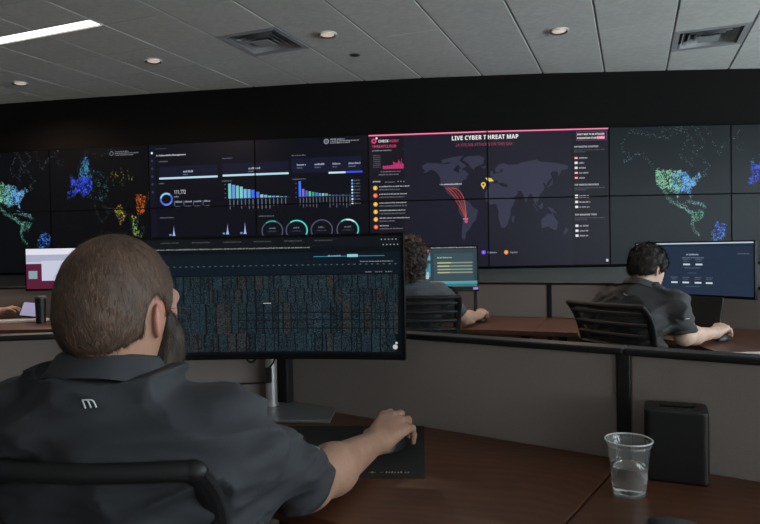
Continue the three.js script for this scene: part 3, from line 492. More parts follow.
{
  const [c, g] = canvas(1024, 470, '#28364a');
  g.fillStyle = '#c8d8e4'; g.fillRect(0, 0, 1024, 12); g.fillStyle = '#1f2d42'; g.fillRect(0, 12, 1024, 20);
  const row = (y, xs, w) => xs.forEach((x) => { scrawl(g, x, y, w, 8, '#9fb0c4', 0.7); scrawl(g, x + 4, y + 17, w * 0.8, 7, '#9fb0c4', 0.6); g.fillStyle = '#cfdcea'; g.fillRect(x, y + 44, w, 15); });
  scrawl(g, 452, 100, 110, 14, '#c8d4e4', 0.9); scrawl(g, 415, 132, 190, 8, '#a8b8cc', 0.8); row(146, [424, 532], 60); scrawl(g, 438, 226, 130, 7, '#9fb0c4', 0.7); scrawl(g, 460, 272, 80, 8, '#8fa0b8', 0.6); row(312, [316, 416, 524, 620], 58); scrawl(g, 440, 394, 130, 7, '#9fb0c4', 0.6); scrawl(g, 890, 98, 96, 8, '#a8b8cc', 0.7);
  pics.right = c;
}
{
  const [c, g] = canvas(640, 360, '#31444b');
  g.fillStyle = '#26292c'; g.fillRect(0, 0, 640, 22); scrawl(g, 250, 4, 380, 9, '#d8dcd8', 0.9);
  g.fillStyle = '#3b4a50'; g.fillRect(0, 22, 240, 338); g.fillStyle = '#e8684a'; g.fillRect(176, 26, 52, 26); g.fillStyle = '#6fb0c0'; g.fillRect(150, 60, 90, 60); g.fillStyle = '#4a90a8'; g.fillRect(160, 150, 80, 120); g.fillStyle = '#b8d0d0'; g.fillRect(200, 230, 26, 60);
  g.fillStyle = '#3c5158'; g.fillRect(270, 60, 340, 250); scrawl(g, 300, 92, 130, 11, '#d8e0dc');
  [['#b8c878', 140, 60], ['#c8c0a0', 170, 40], ['#b0a890', 200, 50], ['#c0b890', 228, 44]].forEach(([k, y, w], i) => { g.fillStyle = '#8f9c8c'; g.fillRect(300, y, 300, 12); g.fillStyle = k; g.fillRect(300, y, w + 60, 12); });
  g.fillStyle = '#58a0a8'; g.fillRect(240, 312, 400, 48); g.fillStyle = '#3a7888'; g.fillRect(0, 336, 640, 24);
  pics.mid = c;
}
{
  const [c, g] = canvas(640, 400, '#c4c8d8');
  g.fillStyle = '#aab0c8'; g.fillRect(0, 0, 640, 130); g.fillStyle = '#5a1f38'; g.fillRect(0, 150, 640, 250); g.fillStyle = '#c8cce0'; g.fillRect(140, 120, 420, 200); g.fillStyle = '#8aa0a8'; g.fillRect(20, 220, 80, 80); g.fillStyle = '#e4e4ee'; g.fillRect(0, 0, 640, 60);
  pics.far = c;
}
{ // main monitor: screen middle about 0.29 m in front of the pole
  const pole = [-1.142, 1.872], turn = 18 * D2R, ux = [Math.cos(turn), Math.sin(turn)], nf = [Math.sin(turn), -Math.cos(turn)];
  const mid = [-0.982, 1.574], rel = [mid[0] - pole[0], mid[1] - pole[1]];
  const dx = rel[0] * ux[0] + rel[1] * ux[1], dz = rel[0] * nf[0] + rel[1] * nf[1];
  const t = monitor('ultrawide_monitor', 'large ultrawide monitor full of dense log tables on the foreground desk', [pole[0], 0.74, -pole[1]], turn, { w: 0.812, h: 0.352, R: 2.2, yc: 0.399, dz, dx, pic: pics.main, glow: 0.75, light: [0.5, 0.75, 1], power: 0.18 });
  part('pole', [cyl(0.0195, 0.0195, 0.43, 0, 0.22, 0, 32), cyl(0.024, 0.024, 0.006, 0, 0.013, 0, 32)], M.steel, t);
  part('base_plate', rbox(0.30, 0.010, 0.245, 0.003, 0.075, 0.005, 0.07), M.plate, t);
  part('mount_arm', [tube([[0, 0.40, 0], [dx * 0.5, 0.40, dz * 0.45], [dx, 0.40, dz - 0.08]], 0.018), rbox(0.1, 0.1, 0.012, 0.003, dx, 0.40, dz - 0.075)], M.blackMatte, t);
  const clip = part('cable_clip', rbox(0.020, 0.05, 0.026, 0.003, -0.004, 0.115, 0.014), M.blackMatte, t);
  part('cable', [tube([[-0.004, 0.138, 0.026], [0.012, 0.155, 0.03], [0.03, 0.2, 0.03]], 0.003), tube([[-0.005, 0.092, 0.024], [-0.05, 0.088, 0.02], [-0.12, 0.085, 0.03], [-0.2, 0.06, 0.05], [-0.26, 0.012, 0.06]], 0.0028, 40), tube([[-0.085, 0.24, 0.02], [-0.08, 0.18, 0.03], [-0.06, 0.16, 0.03], [-0.04, 0.18, 0.03], [-0.035, 0.24, 0.02]], 0.0035, 40)], M.blackMatte, clip);
}
function stand(t, yc, r = 0.11) {
  part('stand_neck', rbox(0.07, yc - 0.02, 0.03, 0.008, 0, (yc - 0.02) / 2 + 0.01, -0.02), M.blackMatte, t);
  part('stand_base', rbox(0.24, 0.012, 0.2, 0.005, 0, 0.006, 0.02), M.blackMatte, t);
}
stand(monitor('wide_monitor', 'wide monitor with a dark blue login-like page beside the dark-haired man', [0.375, 0.74, -4.475], -29 * D2R, { w: 0.735, h: 0.345, R: 2.4, yc: 0.37, pic: pics.right, glow: 0.85, light: [0.4, 0.6, 1], power: 0.12 }), 0.37);
stand(monitor('desktop_monitor', 'monitor with a greenish page of yellow bars in front of the curly-haired person', [-1.385, 0.74, -4.74], 20 * D2R, { w: 0.58, h: 0.325, yc: 0.385, pic: pics.mid, glow: 0.9, light: [0.6, 0.9, 0.9], power: 0.12 }), 0.385);
stand(monitor('bright_monitor', 'bright monitor with a white and maroon page at the left edge', [-4.42, 0.74, -4.02], 21 * D2R, { w: 0.60, h: 0.355, yc: 0.415, pic: pics.far, glow: 0.95, light: [0.9, 0.9, 1], power: 0.12 }), 0.415);

// ---------------------------------------------------------------- office chairs
const meshTex = tex(64, 64, (u, v) => { const k = (Math.sin(u * 16 * Math.PI) > 0.2 ? 60 : 0) + (Math.sin(v * 16 * Math.PI) > 0.2 ? 60 : 0) + 90; return [k, k, k]; }, [40, 40], false);
const meshMat = new THREE.MeshStandardMaterial({ color: rgb(0.010, 0.010, 0.011), roughness: 0.8, transparent: true, opacity: 0.7, bumpMap: meshTex, bumpScale: 0.0008 });
const ribMat = std(0.02, 0.02, 0.022, 0.5);
function chair(label, pos, turn, ribs) {
  const t = thing('office_chair', label, 'chair', pos, turn, 'black mesh office chairs');
  // backrest surface: height and depth of its middle line, half width
  const prof = [[0.55, 0.20, 0.19], [0.66, 0.205, 0.205], [0.78, 0.222, 0.215], [0.88, 0.252, 0.222], [0.94, 0.290, 0.225], [0.98, 0.330, 0.222]];
  const at = (y) => { for (let i = 0; i + 1 < prof.length; i++) if (y <= prof[i + 1][0] || i + 2 === prof.length) { const f = (y - prof[i][0]) / (prof[i + 1][0] - prof[i][0]); return [lerp(prof[i][1], prof[i + 1][1], f), lerp(prof[i][2], prof[i + 1][2], f)]; } };
  const pt = (s, y) => { const [z, w] = at(y); return [s * w, y - 0.012 * s * s * 0, z - 0.035 * s * s]; };
  const flat = (list, rw) => { // bar swept along a list of points
    const c = new THREE.CatmullRomCurve3(list.map((p) => new THREE.Vector3(...p)), false, 'centripetal');
    return clean(new THREE.TubeGeometry(c, 28, rw, 12, false));
  };
  const rail = []; for (let i = -8; i <= 8; i++) rail.push(pt(i / 8, 0.972));
  part('top_rail', [flat(rail, 0.0145), ...[-1, 1].map((q) => { const b = new THREE.SphereGeometry(0.0150, 16, 12); b.scale(1.35, 1, 1); b.translate(...pt(q, 0.972)); return b; })], M.chairFrame, t);
  for (const s of [-1, 1]) { const l = []; for (let i = 0; i <= 10; i++) l.push(pt(s, lerp(0.972, 0.56, i / 10))); const ug = flat(l, 0.0115), up = ug.attributes.position; for (let i = 0; i < up.count; i++) { const c = s * at(clamp(up.getY(i), 0.55, 0.98))[1]; up.setX(i, c + (up.getX(i) - c) * 1.9); } ug.computeVertexNormals(); part('upright', ug, M.chairFrame, t); }
  const low = []; for (let i = -8; i <= 8; i++) low.push(pt(i / 8, 0.56)); part('bottom_rail', flat(low, 0.018, 0.01), M.chairFrame, t);
  const g = new THREE.PlaneGeometry(2, 1, 16, 20), p = g.attributes.position;
  for (let i = 0; i < p.count; i++) { const q = pt(p.getX(i) * 0.98, lerp(0.56, 0.97, p.getY(i) + 0.5)); p.setXYZ(i, ...q); g.attributes.uv.setXY(i, q[0], q[1]); }
  g.computeVertexNormals(); part('mesh_back', g, meshMat, t);
  if (ribs) for (let k = 0; k < ribs; k++) { const l = [], y = lerp(0.60, 0.935, k / (ribs - 1)); for (let i = -6; i <= 6; i++) { const q = pt(i / 6 * 0.97, y); q[2] += 0.012; l.push(q); } part('rib', clean(new THREE.TubeGeometry(new THREE.CatmullRomCurve3(l.map((v) => new THREE.Vector3(...v))), 16, 0.011, 6)), ribMat, t); }
  part('spine', tube([[0, 0.40, 0.06], [0, 0.42, 0.2], [0, 0.5, 0.25], [0, 0.66, 0.235]], 0.022), M.chairFrame, t);
  part('seat', rbox(0.49, 0.07, 0.47, 0.03, 0, 0.455, -0.04, 4), M.blackMatte, t);
  for (const s of [-1, 1]) { const a = part('armrest', rbox(0.07, 0.025, 0.22, 0.01, s * 0.29, 0.665, 0.0), M.blackMatte, t); part('arm_post', tube([[s * 0.28, 0.66, 0.02], [s * 0.285, 0.5, 0.03], [s * 0.2, 0.42, 0.0]], 0.016), M.chairFrame, a); }
  part('column', [cyl(0.028, 0.028, 0.26, 0, 0.29, 0), cyl(0.05, 0.04, 0.03, 0, 0.41, 0)], M.blackMatte, t);
  for (let i = 0; i < 5; i++) { const a = i * 72 * D2R + 0.3, x = Math.sin(a), z = Math.cos(a), l = part('base_leg', tube([[0, 0.155, 0], [x * 0.12, 0.14, z * 0.12], [x * 0.29, 0.085, z * 0.29]], 0.019, 10), M.chairFrame, t); const c = cyl(0.028, 0.028, 0.045, 0, 0, 0, 16); c.rotateZ(Math.PI / 2); c.rotateY(a + 0.6); c.translate(x * 0.3, 0.0285, z * 0.3); part('caster', c, M.blackMatte, l); }
  return t;
}

// ---------------------------------------------------------------- bodies: smooth distance fields turned into meshes
function smin(a, b, k) { const h = Math.max(k - Math.abs(a - b), 0) / k; return Math.min(a, b) - h * h * k * 0.25; }
function smax(a, b, k) { return -smin(-a, -b, k); }
function capsule(a, b, ra, rb) { const bx = b[0] - a[0], by = b[1] - a[1], bz = b[2] - a[2], l = bx * bx + by * by + bz * bz; return (x, y, z) => { const px = x - a[0], py = y - a[1], pz = z - a[2]; const h = clamp((px * bx + py * by + pz * bz) / l, 0, 1); return Math.hypot(px - bx * h, py - by * h, pz - bz * h) - (ra + (rb - ra) * h); }; }
function ellipsoid(c, r) { return (x, y, z) => { const px = x - c[0], py = y - c[1], pz = z - c[2]; const k0 = Math.hypot(px / r[0], py / r[1], pz / r[2]), k1 = Math.hypot(px / (r[0] * r[0]), py / (r[1] * r[1]), pz / (r[2] * r[2])); return k1 < 1e-9 ? -Math.min(...r) : k0 * (k0 - 1) / k1; }; }
function nets(f, lo, hi, c, color) {
  const n = [0, 1, 2].map((i) => Math.ceil((hi[i] - lo[i]) / c) + 2), [nx, ny, nz] = n, v = new Float32Array(nx * ny * nz), sx = 1, sy = nx, sz = nx * ny;
  // coarse skip: sample every 4th point first and leave blocks that are far from the surface
  const B = 4, far = c * B * 1.9;
  for (let k = 0; k < nz; k += B) for (let j = 0; j < ny; j += B) for (let i = 0; i < nx; i += B) {
    const d = f(lo[0] + (i + 1.5) * c, lo[1] + (j + 1.5) * c, lo[2] + (k + 1.5) * c), skip = Math.abs(d) > far;
    for (let kk = k; kk < Math.min(k + B, nz); kk++) for (let jj = j; jj < Math.min(j + B, ny); jj++) for (let ii = i; ii < Math.min(i + B, nx); ii++) v[ii + jj * sy + kk * sz] = skip ? d : f(lo[0] + ii * c, lo[1] + jj * c, lo[2] + kk * c);
  }
  const id = new Int32Array(nx * ny * nz).fill(-1), pos = [], idx = [];
  for (let k = 0; k < nz - 1; k++) for (let j = 0; j < ny - 1; j++) for (let i = 0; i < nx - 1; i++) {
    const o = i + j * sy + k * sz; let m = 0, cx = 0, cy = 0, cz = 0, e = 0; const q = [];
    for (let t = 0; t < 8; t++) { const w = v[o + (t & 1) + ((t >> 1) & 1) * sy + (t >> 2) * sz]; q.push(w); if (w < 0) m |= 1 << t; }
    if (m === 0 || m === 255) continue;
    for (let a = 0; a < 8; a++) for (const b of [1, 2, 4]) { if (a & b) continue; const d = a | b; if ((q[a] < 0) === (q[d] < 0)) continue; const s = q[a] / (q[a] - q[d]); cx += (a & 1) + (b === 1 ? s : 0); cy += ((a >> 1) & 1) + (b === 2 ? s : 0); cz += (a >> 2) + (b === 4 ? s : 0); e++; }
    id[o] = pos.length / 3; pos.push(lo[0] + (i + cx / e) * c, lo[1] + (j + cy / e) * c, lo[2] + (k + cz / e) * c);
  }
  for (let k = 1; k < nz - 1; k++) for (let j = 1; j < ny - 1; j++) for (let i = 1; i < nx - 1; i++) {
    const o = i + j * sy + k * sz, a = v[o] < 0;
    for (const [s, u, w] of [[sx, sy, sz], [sy, sz, sx], [sz, sx, sy]]) {
      if ((v[o + s] < 0) === a) continue;
      const p = id[o], q = id[o - u], r = id[o - u - w], t = id[o - w]; if (p < 0 || q < 0 || r < 0 || t < 0) continue;
      if (a) idx.push(p, q, r, p, r, t); else idx.push(p, r, q, p, t, r);
    }
  }
  const g = new THREE.BufferGeometry(), P = new Float32Array(pos), N = new Float32Array(pos.length), C = new Float32Array(pos.length), U = new Float32Array(pos.length / 3 * 2), h = c * 0.5;
  for (let i = 0; i < P.length; i += 3) {
    const x = P[i], y = P[i + 1], z = P[i + 2]; let a = f(x + h, y, z) - f(x - h, y, z), b = f(x, y + h, z) - f(x, y - h, z), d = f(x, y, z + h) - f(x, y, z - h); const l = Math.hypot(a, b, d) || 1;
    N[i] = a / l; N[i + 1] = b / l; N[i + 2] = d / l;
    const q = color ? color(x, y, z, a / l, b / l, d / l) : [1, 1, 1]; C[i] = q[0]; C[i + 1] = q[1]; C[i + 2] = q[2]; U[i / 3 * 2] = x + z; U[i / 3 * 2 + 1] = y;
  }
  g.setAttribute('position', new THREE.BufferAttribute(P, 3)); g.setAttribute('normal', new THREE.BufferAttribute(N, 3)); g.setAttribute('color', new THREE.BufferAttribute(C, 3)); g.setAttribute('uv', new THREE.BufferAttribute(U, 2)); g.setIndex(idx);
  return g;
}
const mix3 = (a, b, t) => [lerp(a[0], b[0], t), lerp(a[1], b[1], t), lerp(a[2], b[2], t)];
const vadd = (p, ...l) => l.reduce((s, [v, k]) => [s[0] + v[0] * k, s[1] + v[1] * k, s[2] + v[2] * k], p);
const vnorm = (v) => { const l = Math.hypot(...v); return v.map((x) => x / l); };
const vsub = (a, b) => [a[0] - b[0], a[1] - b[1], a[2] - b[2]];
const vcross = (a, b) => [a[1] * b[2] - a[2] * b[1], a[2] * b[0] - a[0] * b[2], a[0] * b[1] - a[1] * b[0]];
const vlen = (a) => Math.hypot(...a);

// fabric of the polo shirts: knit grain
const knit = tex(128, 128, (u, v) => { const x = u * 128 | 0, y = v * 128 | 0, k = 120 + 50 * (hash(x, y) - 0.5) + 45 * ((x + (y >> 1)) & 1); return [k, k, k]; }, [14, 14], false);
const hairTex = tex(256, 256, (u, v) => { const x = u * 256 | 0, y = v * 256 | 0, k = 0.72 + 0.17 * hash(x, (y + 40 * hash(x, 3)) >> 5) + 0.10 * (hash(x >> 2, (y + 64 * hash(x >> 2, 9)) >> 6) - 0.5) + 0.1 * tn(u, v, 8, 4); return [255 * k, 255 * k, 255 * k]; }, [9, 5]);
const vcol = (rough, extra = {}) => new THREE.MeshStandardMaterial({ color: 0xffffff, vertexColors: true, roughness: rough, ...extra });
const shirtMat = vcol(0.82, { bumpMap: knit, bumpScale: 0.0006 }), skinMat = new THREE.MeshPhysicalMaterial({ color: 0xffffff, vertexColors: true, roughness: 0.52 }), hairMat = vcol(0.62, { map: hairTex, bumpMap: hairTex, bumpScale: 0.0005 }), trouserMat = vcol(0.9), wispMat = vcol(0.7, { color: rgb(0.82, 0.82, 0.82) });

function person(o) {
  const t = thing('person', o.label, 'person', [o.pos[0], 0, -o.pos[1]], o.turn);
  const cs = Math.cos(o.turn), sn = Math.sin(o.turn);
  const L = (x, y, Z) => { const a = x - o.pos[0], b = -Z + o.pos[1]; return [a * cs - b * sn, y, a * sn + b * cs]; };   // world [x, height, distance] -> own frame
  const S = o.fine, cz = o.cz;                                                                                       // cz: [height, depth] of the trunk's middle line
  const mid = (y) => { for (let i = 0; i + 1 < cz.length; i++) if (y <= cz[i + 1][0] || i + 2 === cz.length) return lerp(cz[i][1], cz[i + 1][1], clamp((y - cz[i][0]) / (cz[i + 1][0] - cz[i][0]), -0.5, 1.4)); };
  const hd = o.head, sh = o.shoulder, bw = o.build || 1;
  // head frame
  const he = new THREE.Matrix4().makeRotationFromEuler(new THREE.Euler(hd.pitch || 0, hd.yaw || 0, hd.roll || 0, 'YXZ')), hm = he.clone().setPosition(...hd.c), hi = hm.clone().invert().elements;
  const toHead = (x, y, z) => [hi[0] * x + hi[4] * y + hi[8] * z + hi[12], hi[1] * x + hi[5] * y + hi[9] * z + hi[13], hi[2] * x + hi[6] * y + hi[10] * z + hi[14]];
  const toBody = (p) => { const v = new THREE.Vector3(...p).applyMatrix4(hm); return [v.x, v.y, v.z]; };
  const cran = ellipsoid([0, 0.010, 0.008], [0.073, 0.096, 0.092]), occ = ellipsoid([0, -0.024, 0.036], [0.050, 0.052, 0.057]), faceE = ellipsoid([0, -0.035, -0.03], [0.063, 0.092, 0.072]), jaw = ellipsoid([0, -0.092, -0.045], [0.044, 0.034, 0.045]), nose = capsule([0, -0.005, -0.098], [0, -0.042, -0.118], 0.008, 0.013), brow = capsule([-0.032, 0.012, -0.088], [0.032, 0.012, -0.088], 0.012, 0.012), lip = capsule([-0.016, -0.072, -0.094], [0.016, -0.072, -0.094], 0.007, 0.007), sockL = ellipsoid([-0.032, -0.008, -0.104], [0.016, 0.011, 0.014]), sockR = ellipsoid([0.032, -0.008, -0.104], [0.016, 0.011, 0.014]);
  const ear = (s) => { const a = ellipsoid([0, 0, 0], [0.007, 0.0255, 0.014]), b = ellipsoid([0.0055, 0.004, -0.003], [0.0055, 0.015, 0.007]), c1 = Math.cos(0.45), s1 = Math.sin(0.45), c2 = Math.cos(-0.18), s2 = Math.sin(-0.18); return (x, y, z) => { const X = (x * s) - 0.077, Y = y + 0.022, Z = z - 0.012; const x1 = c1 * X - s1 * Z, z1 = s1 * X + c1 * Z, y2 = c2 * Y - s2 * z1, z2 = s2 * Y + c2 * z1; return smax(a(x1, y2, z2), -b(x1, y2, z2), 0.006); }; };
  const earL = ear(-1), earR = ear(1);
  const skull = (x, y, z) => { let d = smin(cran(x, y, z), faceE(x, y, z), 0.03); d = smin(d, occ(x, y, z), 0.03); return smin(d, jaw(x, y, z), 0.03); };
  const headF = (x, y, z) => { let d = skull(x, y, z); d = smin(d, nose(x, y, z), 0.014); d = smin(d, brow(x, y, z), 0.016); d = smax(d, -sockL(x, y, z), 0.01); d = smax(d, -sockR(x, y, z), 0.01); d = smin(d, lip(x, y, z), 0.008); return smin(d, Math.min(earL(x, y, z), earR(x, y, z)), 0.008); };
  const nb = [0, o.neckY ?? 1.0, mid(1.0) - 0.012], nt = toBody([0, -0.045, 0.024]), neck = capsule(nb, nt, 0.057 * bw, 0.050 * bw);
  const headNeck = (x, y, z) => { const p = toHead(x, y, z); return smin(headF(...p), neck(x, y, z), 0.03); };
  const SK = o.skin || [0.375, 0.205, 0.14];
  const skinC = (x, y, z) => { const n = N3(x * 40, y * 40, z * 40) * 0.10 + N3(x * 130, y * 130, z * 130) * 0.10, p = toHead(x, y, z), er = Math.abs(p[0]) > 0.073 && Math.abs(p[1] + 0.02) < 0.05 && Math.abs(p[2] - 0.01) < 0.05 ? 1 : 0; return [SK[0] * (1 + n + 0.12 * er), SK[1] * (1 + n - 0.12 * er), SK[2] * (1 + n - 0.08 * er)]; };
  const geos = [nets(headNeck, [hd.c[0] - 0.14, hd.c[1] - 0.24, hd.c[2] - 0.16], [hd.c[0] + 0.14, hd.c[1] + 0.14, hd.c[2] + 0.16], S.head, skinC)];
  // trunk
  const bp = [[0.44, 0.165, 0.125], [0.55, 0.178, 0.135], [0.70, 0.170, 0.125], [0.85, 0.182, 0.122], [0.94, 0.188, 0.112], [1.0, 0.165, 0.095], [1.05, 0.09, 0.07]].map(([y, a, b]) => [y, a * bw, b * bw]);
  const dY = sh.y - 1.0;
  const trunk = (x, y, z) => { const yy = y - dY; let a = bp[bp.length - 1][1], b = bp[bp.length - 1][2]; if (yy <= bp[0][0]) { a = bp[0][1]; b = bp[0][2]; } else for (let i = 0; i + 1 < bp.length; i++) if (yy <= bp[i + 1][0]) { const f = (yy - bp[i][0]) / (bp[i + 1][0] - bp[i][0]), s = f * f * (3 - 2 * f); a = lerp(bp[i][1], bp[i + 1][1], s); b = lerp(bp[i][2], bp[i + 1][2], s); break; } const q = z - mid(yy), ex = Math.pow(Math.pow(Math.abs(x / a), 2.5) + Math.pow(Math.abs(q / b), 2.5), 1 / 2.5); return Math.max((ex - 1) * Math.min(a, b) * 0.85, yy - 1.075, 0.43 - yy); };
  const shoulders = o.arms.map((a) => a.sh), traps = shoulders.map((s) => capsule([0, sh.y + 0.010, mid(1.0) + 0.012], s, 0.057 * bw, 0.061 * bw));
  const uppers = o.arms.map((a) => { const d = vnorm(vsub(a.el, a.sh)), e = vadd(a.sh, [d, vlen(vsub(a.el, a.sh)) * (a.cuff ?? 0.9)]), c = capsule(a.sh, e, (a.top ?? 0.063) * bw, (a.flare ?? 0.060) * bw); return { d, e, f: (x, y, z) => smax(c(x, y, z), (x - e[0]) * d[0] + (y - e[1]) * d[1] + (z - e[2]) * d[2], 0.012) }; });
  const fold = (x, y, z) => { const a = N3(x * 5 + y * 3, y * 15 - x * 5, z * 5), b = N3(x * 9, y * 22 + x * 7, z * 9 + 4), c = N3(x * 26, y * 26, z * 26); return (1 - Math.abs(a) * 3.6) * 0.0105 + (0.5 - Math.abs(b)) * 0.0078 + c * 0.0006; };
  const shirtF = (x, y, z) => { let d = trunk(x, y, z); for (const c of traps) d = smin(d, c(x, y, z), 0.05); for (const u of uppers) d = smin(d, u.f(x, y, z), 0.035); return d - (Math.abs(d) < 0.03 ? fold(x, y, z) : 0); };
  const armMin = (i) => Math.min(...o.arms.flatMap((a) => [a.sh[i], a.el[i]])), armMax = (i) => Math.max(...o.arms.flatMap((a) => [a.sh[i], a.el[i]]));
  const zs = cz.map((q) => q[1]);
  const bl = [Math.min(-0.24, armMin(0) - 0.1), 0.42 + Math.min(0, dY), Math.min(Math.min(...zs) - 0.17, armMin(2) - 0.1)], bh = [Math.max(0.24, armMax(0) + 0.1), 1.13 + dY, Math.max(Math.max(...zs) + 0.17, armMax(2) + 0.1)];
  const SC = o.shirt || [0.040, 0.042, 0.050];
  const shirtC = (x, y, z) => { const n = 1 + 0.10 * N3(x * 12, y * 12, z * 12) + 0.10 * N3(x * 90, y * 90, z * 90); return [SC[0] * n, SC[1] * n, SC[2] * n]; };
  geos.push(nets((x, y, z) => { let d = trunk(x, y, z); for (const c of traps) d = smin(d, c(x, y, z), 0.05); return d + 0.016; }, [bl[0], bl[1], Math.min(...zs) - 0.17], [bh[0], bh[1], Math.max(...zs) + 0.17], 0.02, skinC));
  // arms and hands
  for (const a of o.arms) {
    const fd = vnorm(vsub(a.wr, a.el)), b1 = vadd(a.el, [fd, vlen(vsub(a.wr, a.el)) * 0.32]);
    const f = a.dir ? vnorm(a.dir) : vnorm([fd[0], fd[1] * 0.3, fd[2]]), up = vnorm(vsub([0, 1, 0], f.map((q) => q * f[1]))), r = vcross(f, up), s = a.side, k = o.handScale || 1;
    const up2 = vnorm(vadd(up, [r, (a.tilt || 0) * s])), r2 = vcross(f, up2);
    const H = (q, w, n) => vadd(a.wr, [f, q * k], [r2, w * s * k], [up2, n * k]);
    const list = [capsule(a.sh, a.el, 0.050, 0.043), capsule(a.el, b1, 0.043 * bw, 0.0455 * bw), capsule(b1, a.wr, 0.0455 * bw, 0.028)];
    const palm = [capsule(a.wr, H(0.02, 0, 0), 0.027, 0.026)], fingers = [];
    const spec = [[0.088, -0.030, 0.030, 0.038, 0.025, 0.020, 0.0104], [0.092, -0.008, 0.034, 0.041, 0.028, 0.021, 0.0106], [0.086, 0.015, 0.029, 0.038, 0.026, 0.020, 0.0102], [0.076, 0.036, 0.019, 0.030, 0.021, 0.017, 0.0092]];
    spec.forEach(([q, w, n, l1, l2, l3, rad], i) => {
      const m = H(q, w, n); palm.push(capsule(H(0.012, w * 0.55, 0.002), m, 0.019, 0.0125));
      const bend = a.bend || [0.12, 1.05, 1.5]; let p = m, ang = 0; const seg = [l1, l2, l3], chain = [];
      for (let j = 0; j < 3; j++) { ang = bend[j] + (i - 1.5) * 0.03; const nx = vadd(p, [f, Math.cos(ang) * seg[j] * k], [up2, -Math.sin(ang) * seg[j] * k], [r2, (i - 1.4) * 0.05 * seg[j] * s]); chain.push(capsule(p, nx, rad * (1.06 - 0.1 * j), rad * (0.97 - 0.1 * j))); p = nx; }
      fingers.push((x, y, z) => chain.reduce((d, c) => smin(d, c(x, y, z), 0.006), 9));
    });
    const th = [H(0.022, -0.026, -0.004), H(0.052, -0.047, -0.010), H(0.082, -0.046, -0.020), H(0.102, -0.036, -0.026)], thumb = [capsule(th[0], th[1], 0.0165, 0.0125), capsule(th[1], th[2], 0.0122, 0.0108), capsule(th[2], th[3], 0.0105, 0.0085)];
    const handF = (x, y, z) => { let d = palm.reduce((q, c) => smin(q, c(x, y, z), 0.018), 9); let e = 9; for (const c of fingers) e = smin(e, c(x, y, z), 0.0035); d = smin(d, e, 0.010); let h = thumb.reduce((q, c) => smin(q, c(x, y, z), 0.008), 9); return smin(d, h, 0.012); };
    const armF = (x, y, z) => { let d = list.reduce((q, c) => smin(q, c(x, y, z), 0.03), 9); return smin(d, handF(x, y, z), 0.02); };
    const all = [a.sh, a.el, a.wr, H(0.2, 0.06, 0.05), H(0.2, -0.07, -0.07), H(0, 0.05, 0.05), H(0, -0.05, -0.05)], q0 = vadd(a.sh, [vsub(a.el, a.sh), 0.72]);
    const cut = (x, y, z) => Math.max(armF(x, y, z), -((x - q0[0]) * (a.el[0] - a.sh[0]) + (y - q0[1]) * (a.el[1] - a.sh[1]) + (z - q0[2]) * (a.el[2] - a.sh[2])) / vlen(vsub(a.el, a.sh)));
    const pts = [q0, ...all.slice(1)];
    geos.push(nets(cut, [0, 1, 2].map((i) => Math.min(...pts.map((p) => p[i])) - 0.055), [0, 1, 2].map((i) => Math.max(...pts.map((p) => p[i])) + 0.055), a.fine || S.arm, skinC));
  }
  const body = part('body', join(geos), skinMat, t);
  for (const s of [-1, 1]) { const e = new THREE.SphereGeometry(0.010, 14, 10); e.translate(s * 0.029, -0.008, -0.083); e.applyMatrix4(hm); const ey = part('eye', e, std(0.7, 0.68, 0.65, 0.2), body); const ir = new THREE.SphereGeometry(0.005, 10, 8); ir.translate(s * 0.029, -0.008, -0.0895); ir.applyMatrix4(hm); part('iris', ir, std(0.05, 0.035, 0.025, 0.2), t); }
  const shirt = part('shirt', nets(shirtF, bl, bh, S.shirt, shirtC), shirtMat, t);
  // collar: stand and folded leaf around the neck
  if (o.collar !== false) {
    const R = o.collarR || 0.078, prof = [[-0.005, -0.03], [-0.004, 0.022], [0.0, 0.030], [0.005, 0.031], [0.010, 0.026], [0.020, 0.003], [0.0255, -0.008], [0.023, -0.010], [0.012, 0.006], [0.004, 0.018]].map(([a, b]) => new THREE.Vector2(R + a, b));
    const g = new THREE.LatheGeometry(prof, 56); const p = g.attributes.position;
    for (let i = 0; i < p.count; i++) { const x = p.getX(i), y = p.getY(i), z = p.getZ(i), front = clamp(-z / R, 0, 1); p.setXYZ(i, x * (1 + 0.03 * N3(x * 30, y * 20, z * 30)), y - front * 0.014 + 0.003 * N3(x * 25, 3, z * 25), z * 0.98); }
    g.computeVertexNormals(); g.rotateX(-(o.collarTilt ?? 0.28)); g.translate(...(o.collarAt || [0, sh.y + 0.07, mid(1.0) + 0.008]));
    const c = new Float32Array(p.count * 3); for (let i = 0; i < p.count; i++) { const n = 1.05 + 0.1 * N3(p.getX(i) * 70, p.getY(i) * 70, p.getZ(i) * 70); c.set([SC[0] * n, SC[1] * n, SC[2] * n], i * 3); }
    g.setAttribute('color', new THREE.BufferAttribute(c, 3)); part('collar', g, shirtMat, shirt);
  }
  // sleeve hems
  uppers.forEach((u, i) => { const q = new THREE.Quaternion().setFromUnitVectors(new THREE.Vector3(0, 0, 1), new THREE.Vector3(...u.d)); const g = new THREE.TorusGeometry(((o.arms[i].flare ?? 0.060) * bw - 0.001), 0.0045, 8, 40); g.scale(1, 1, 2.6); g.applyQuaternion(q); g.translate(...vadd(u.e, [u.d, -0.012])); const c = new Float32Array(g.attributes.position.count * 3); for (let k = 0; k < c.length; k += 3) c.set(SC, k); g.setAttribute('color', new THREE.BufferAttribute(c, 3)); part('sleeve_hem', g, shirtMat, shirt); });
  // trousers and shoes
  const hz = mid(0.5), tr = [];
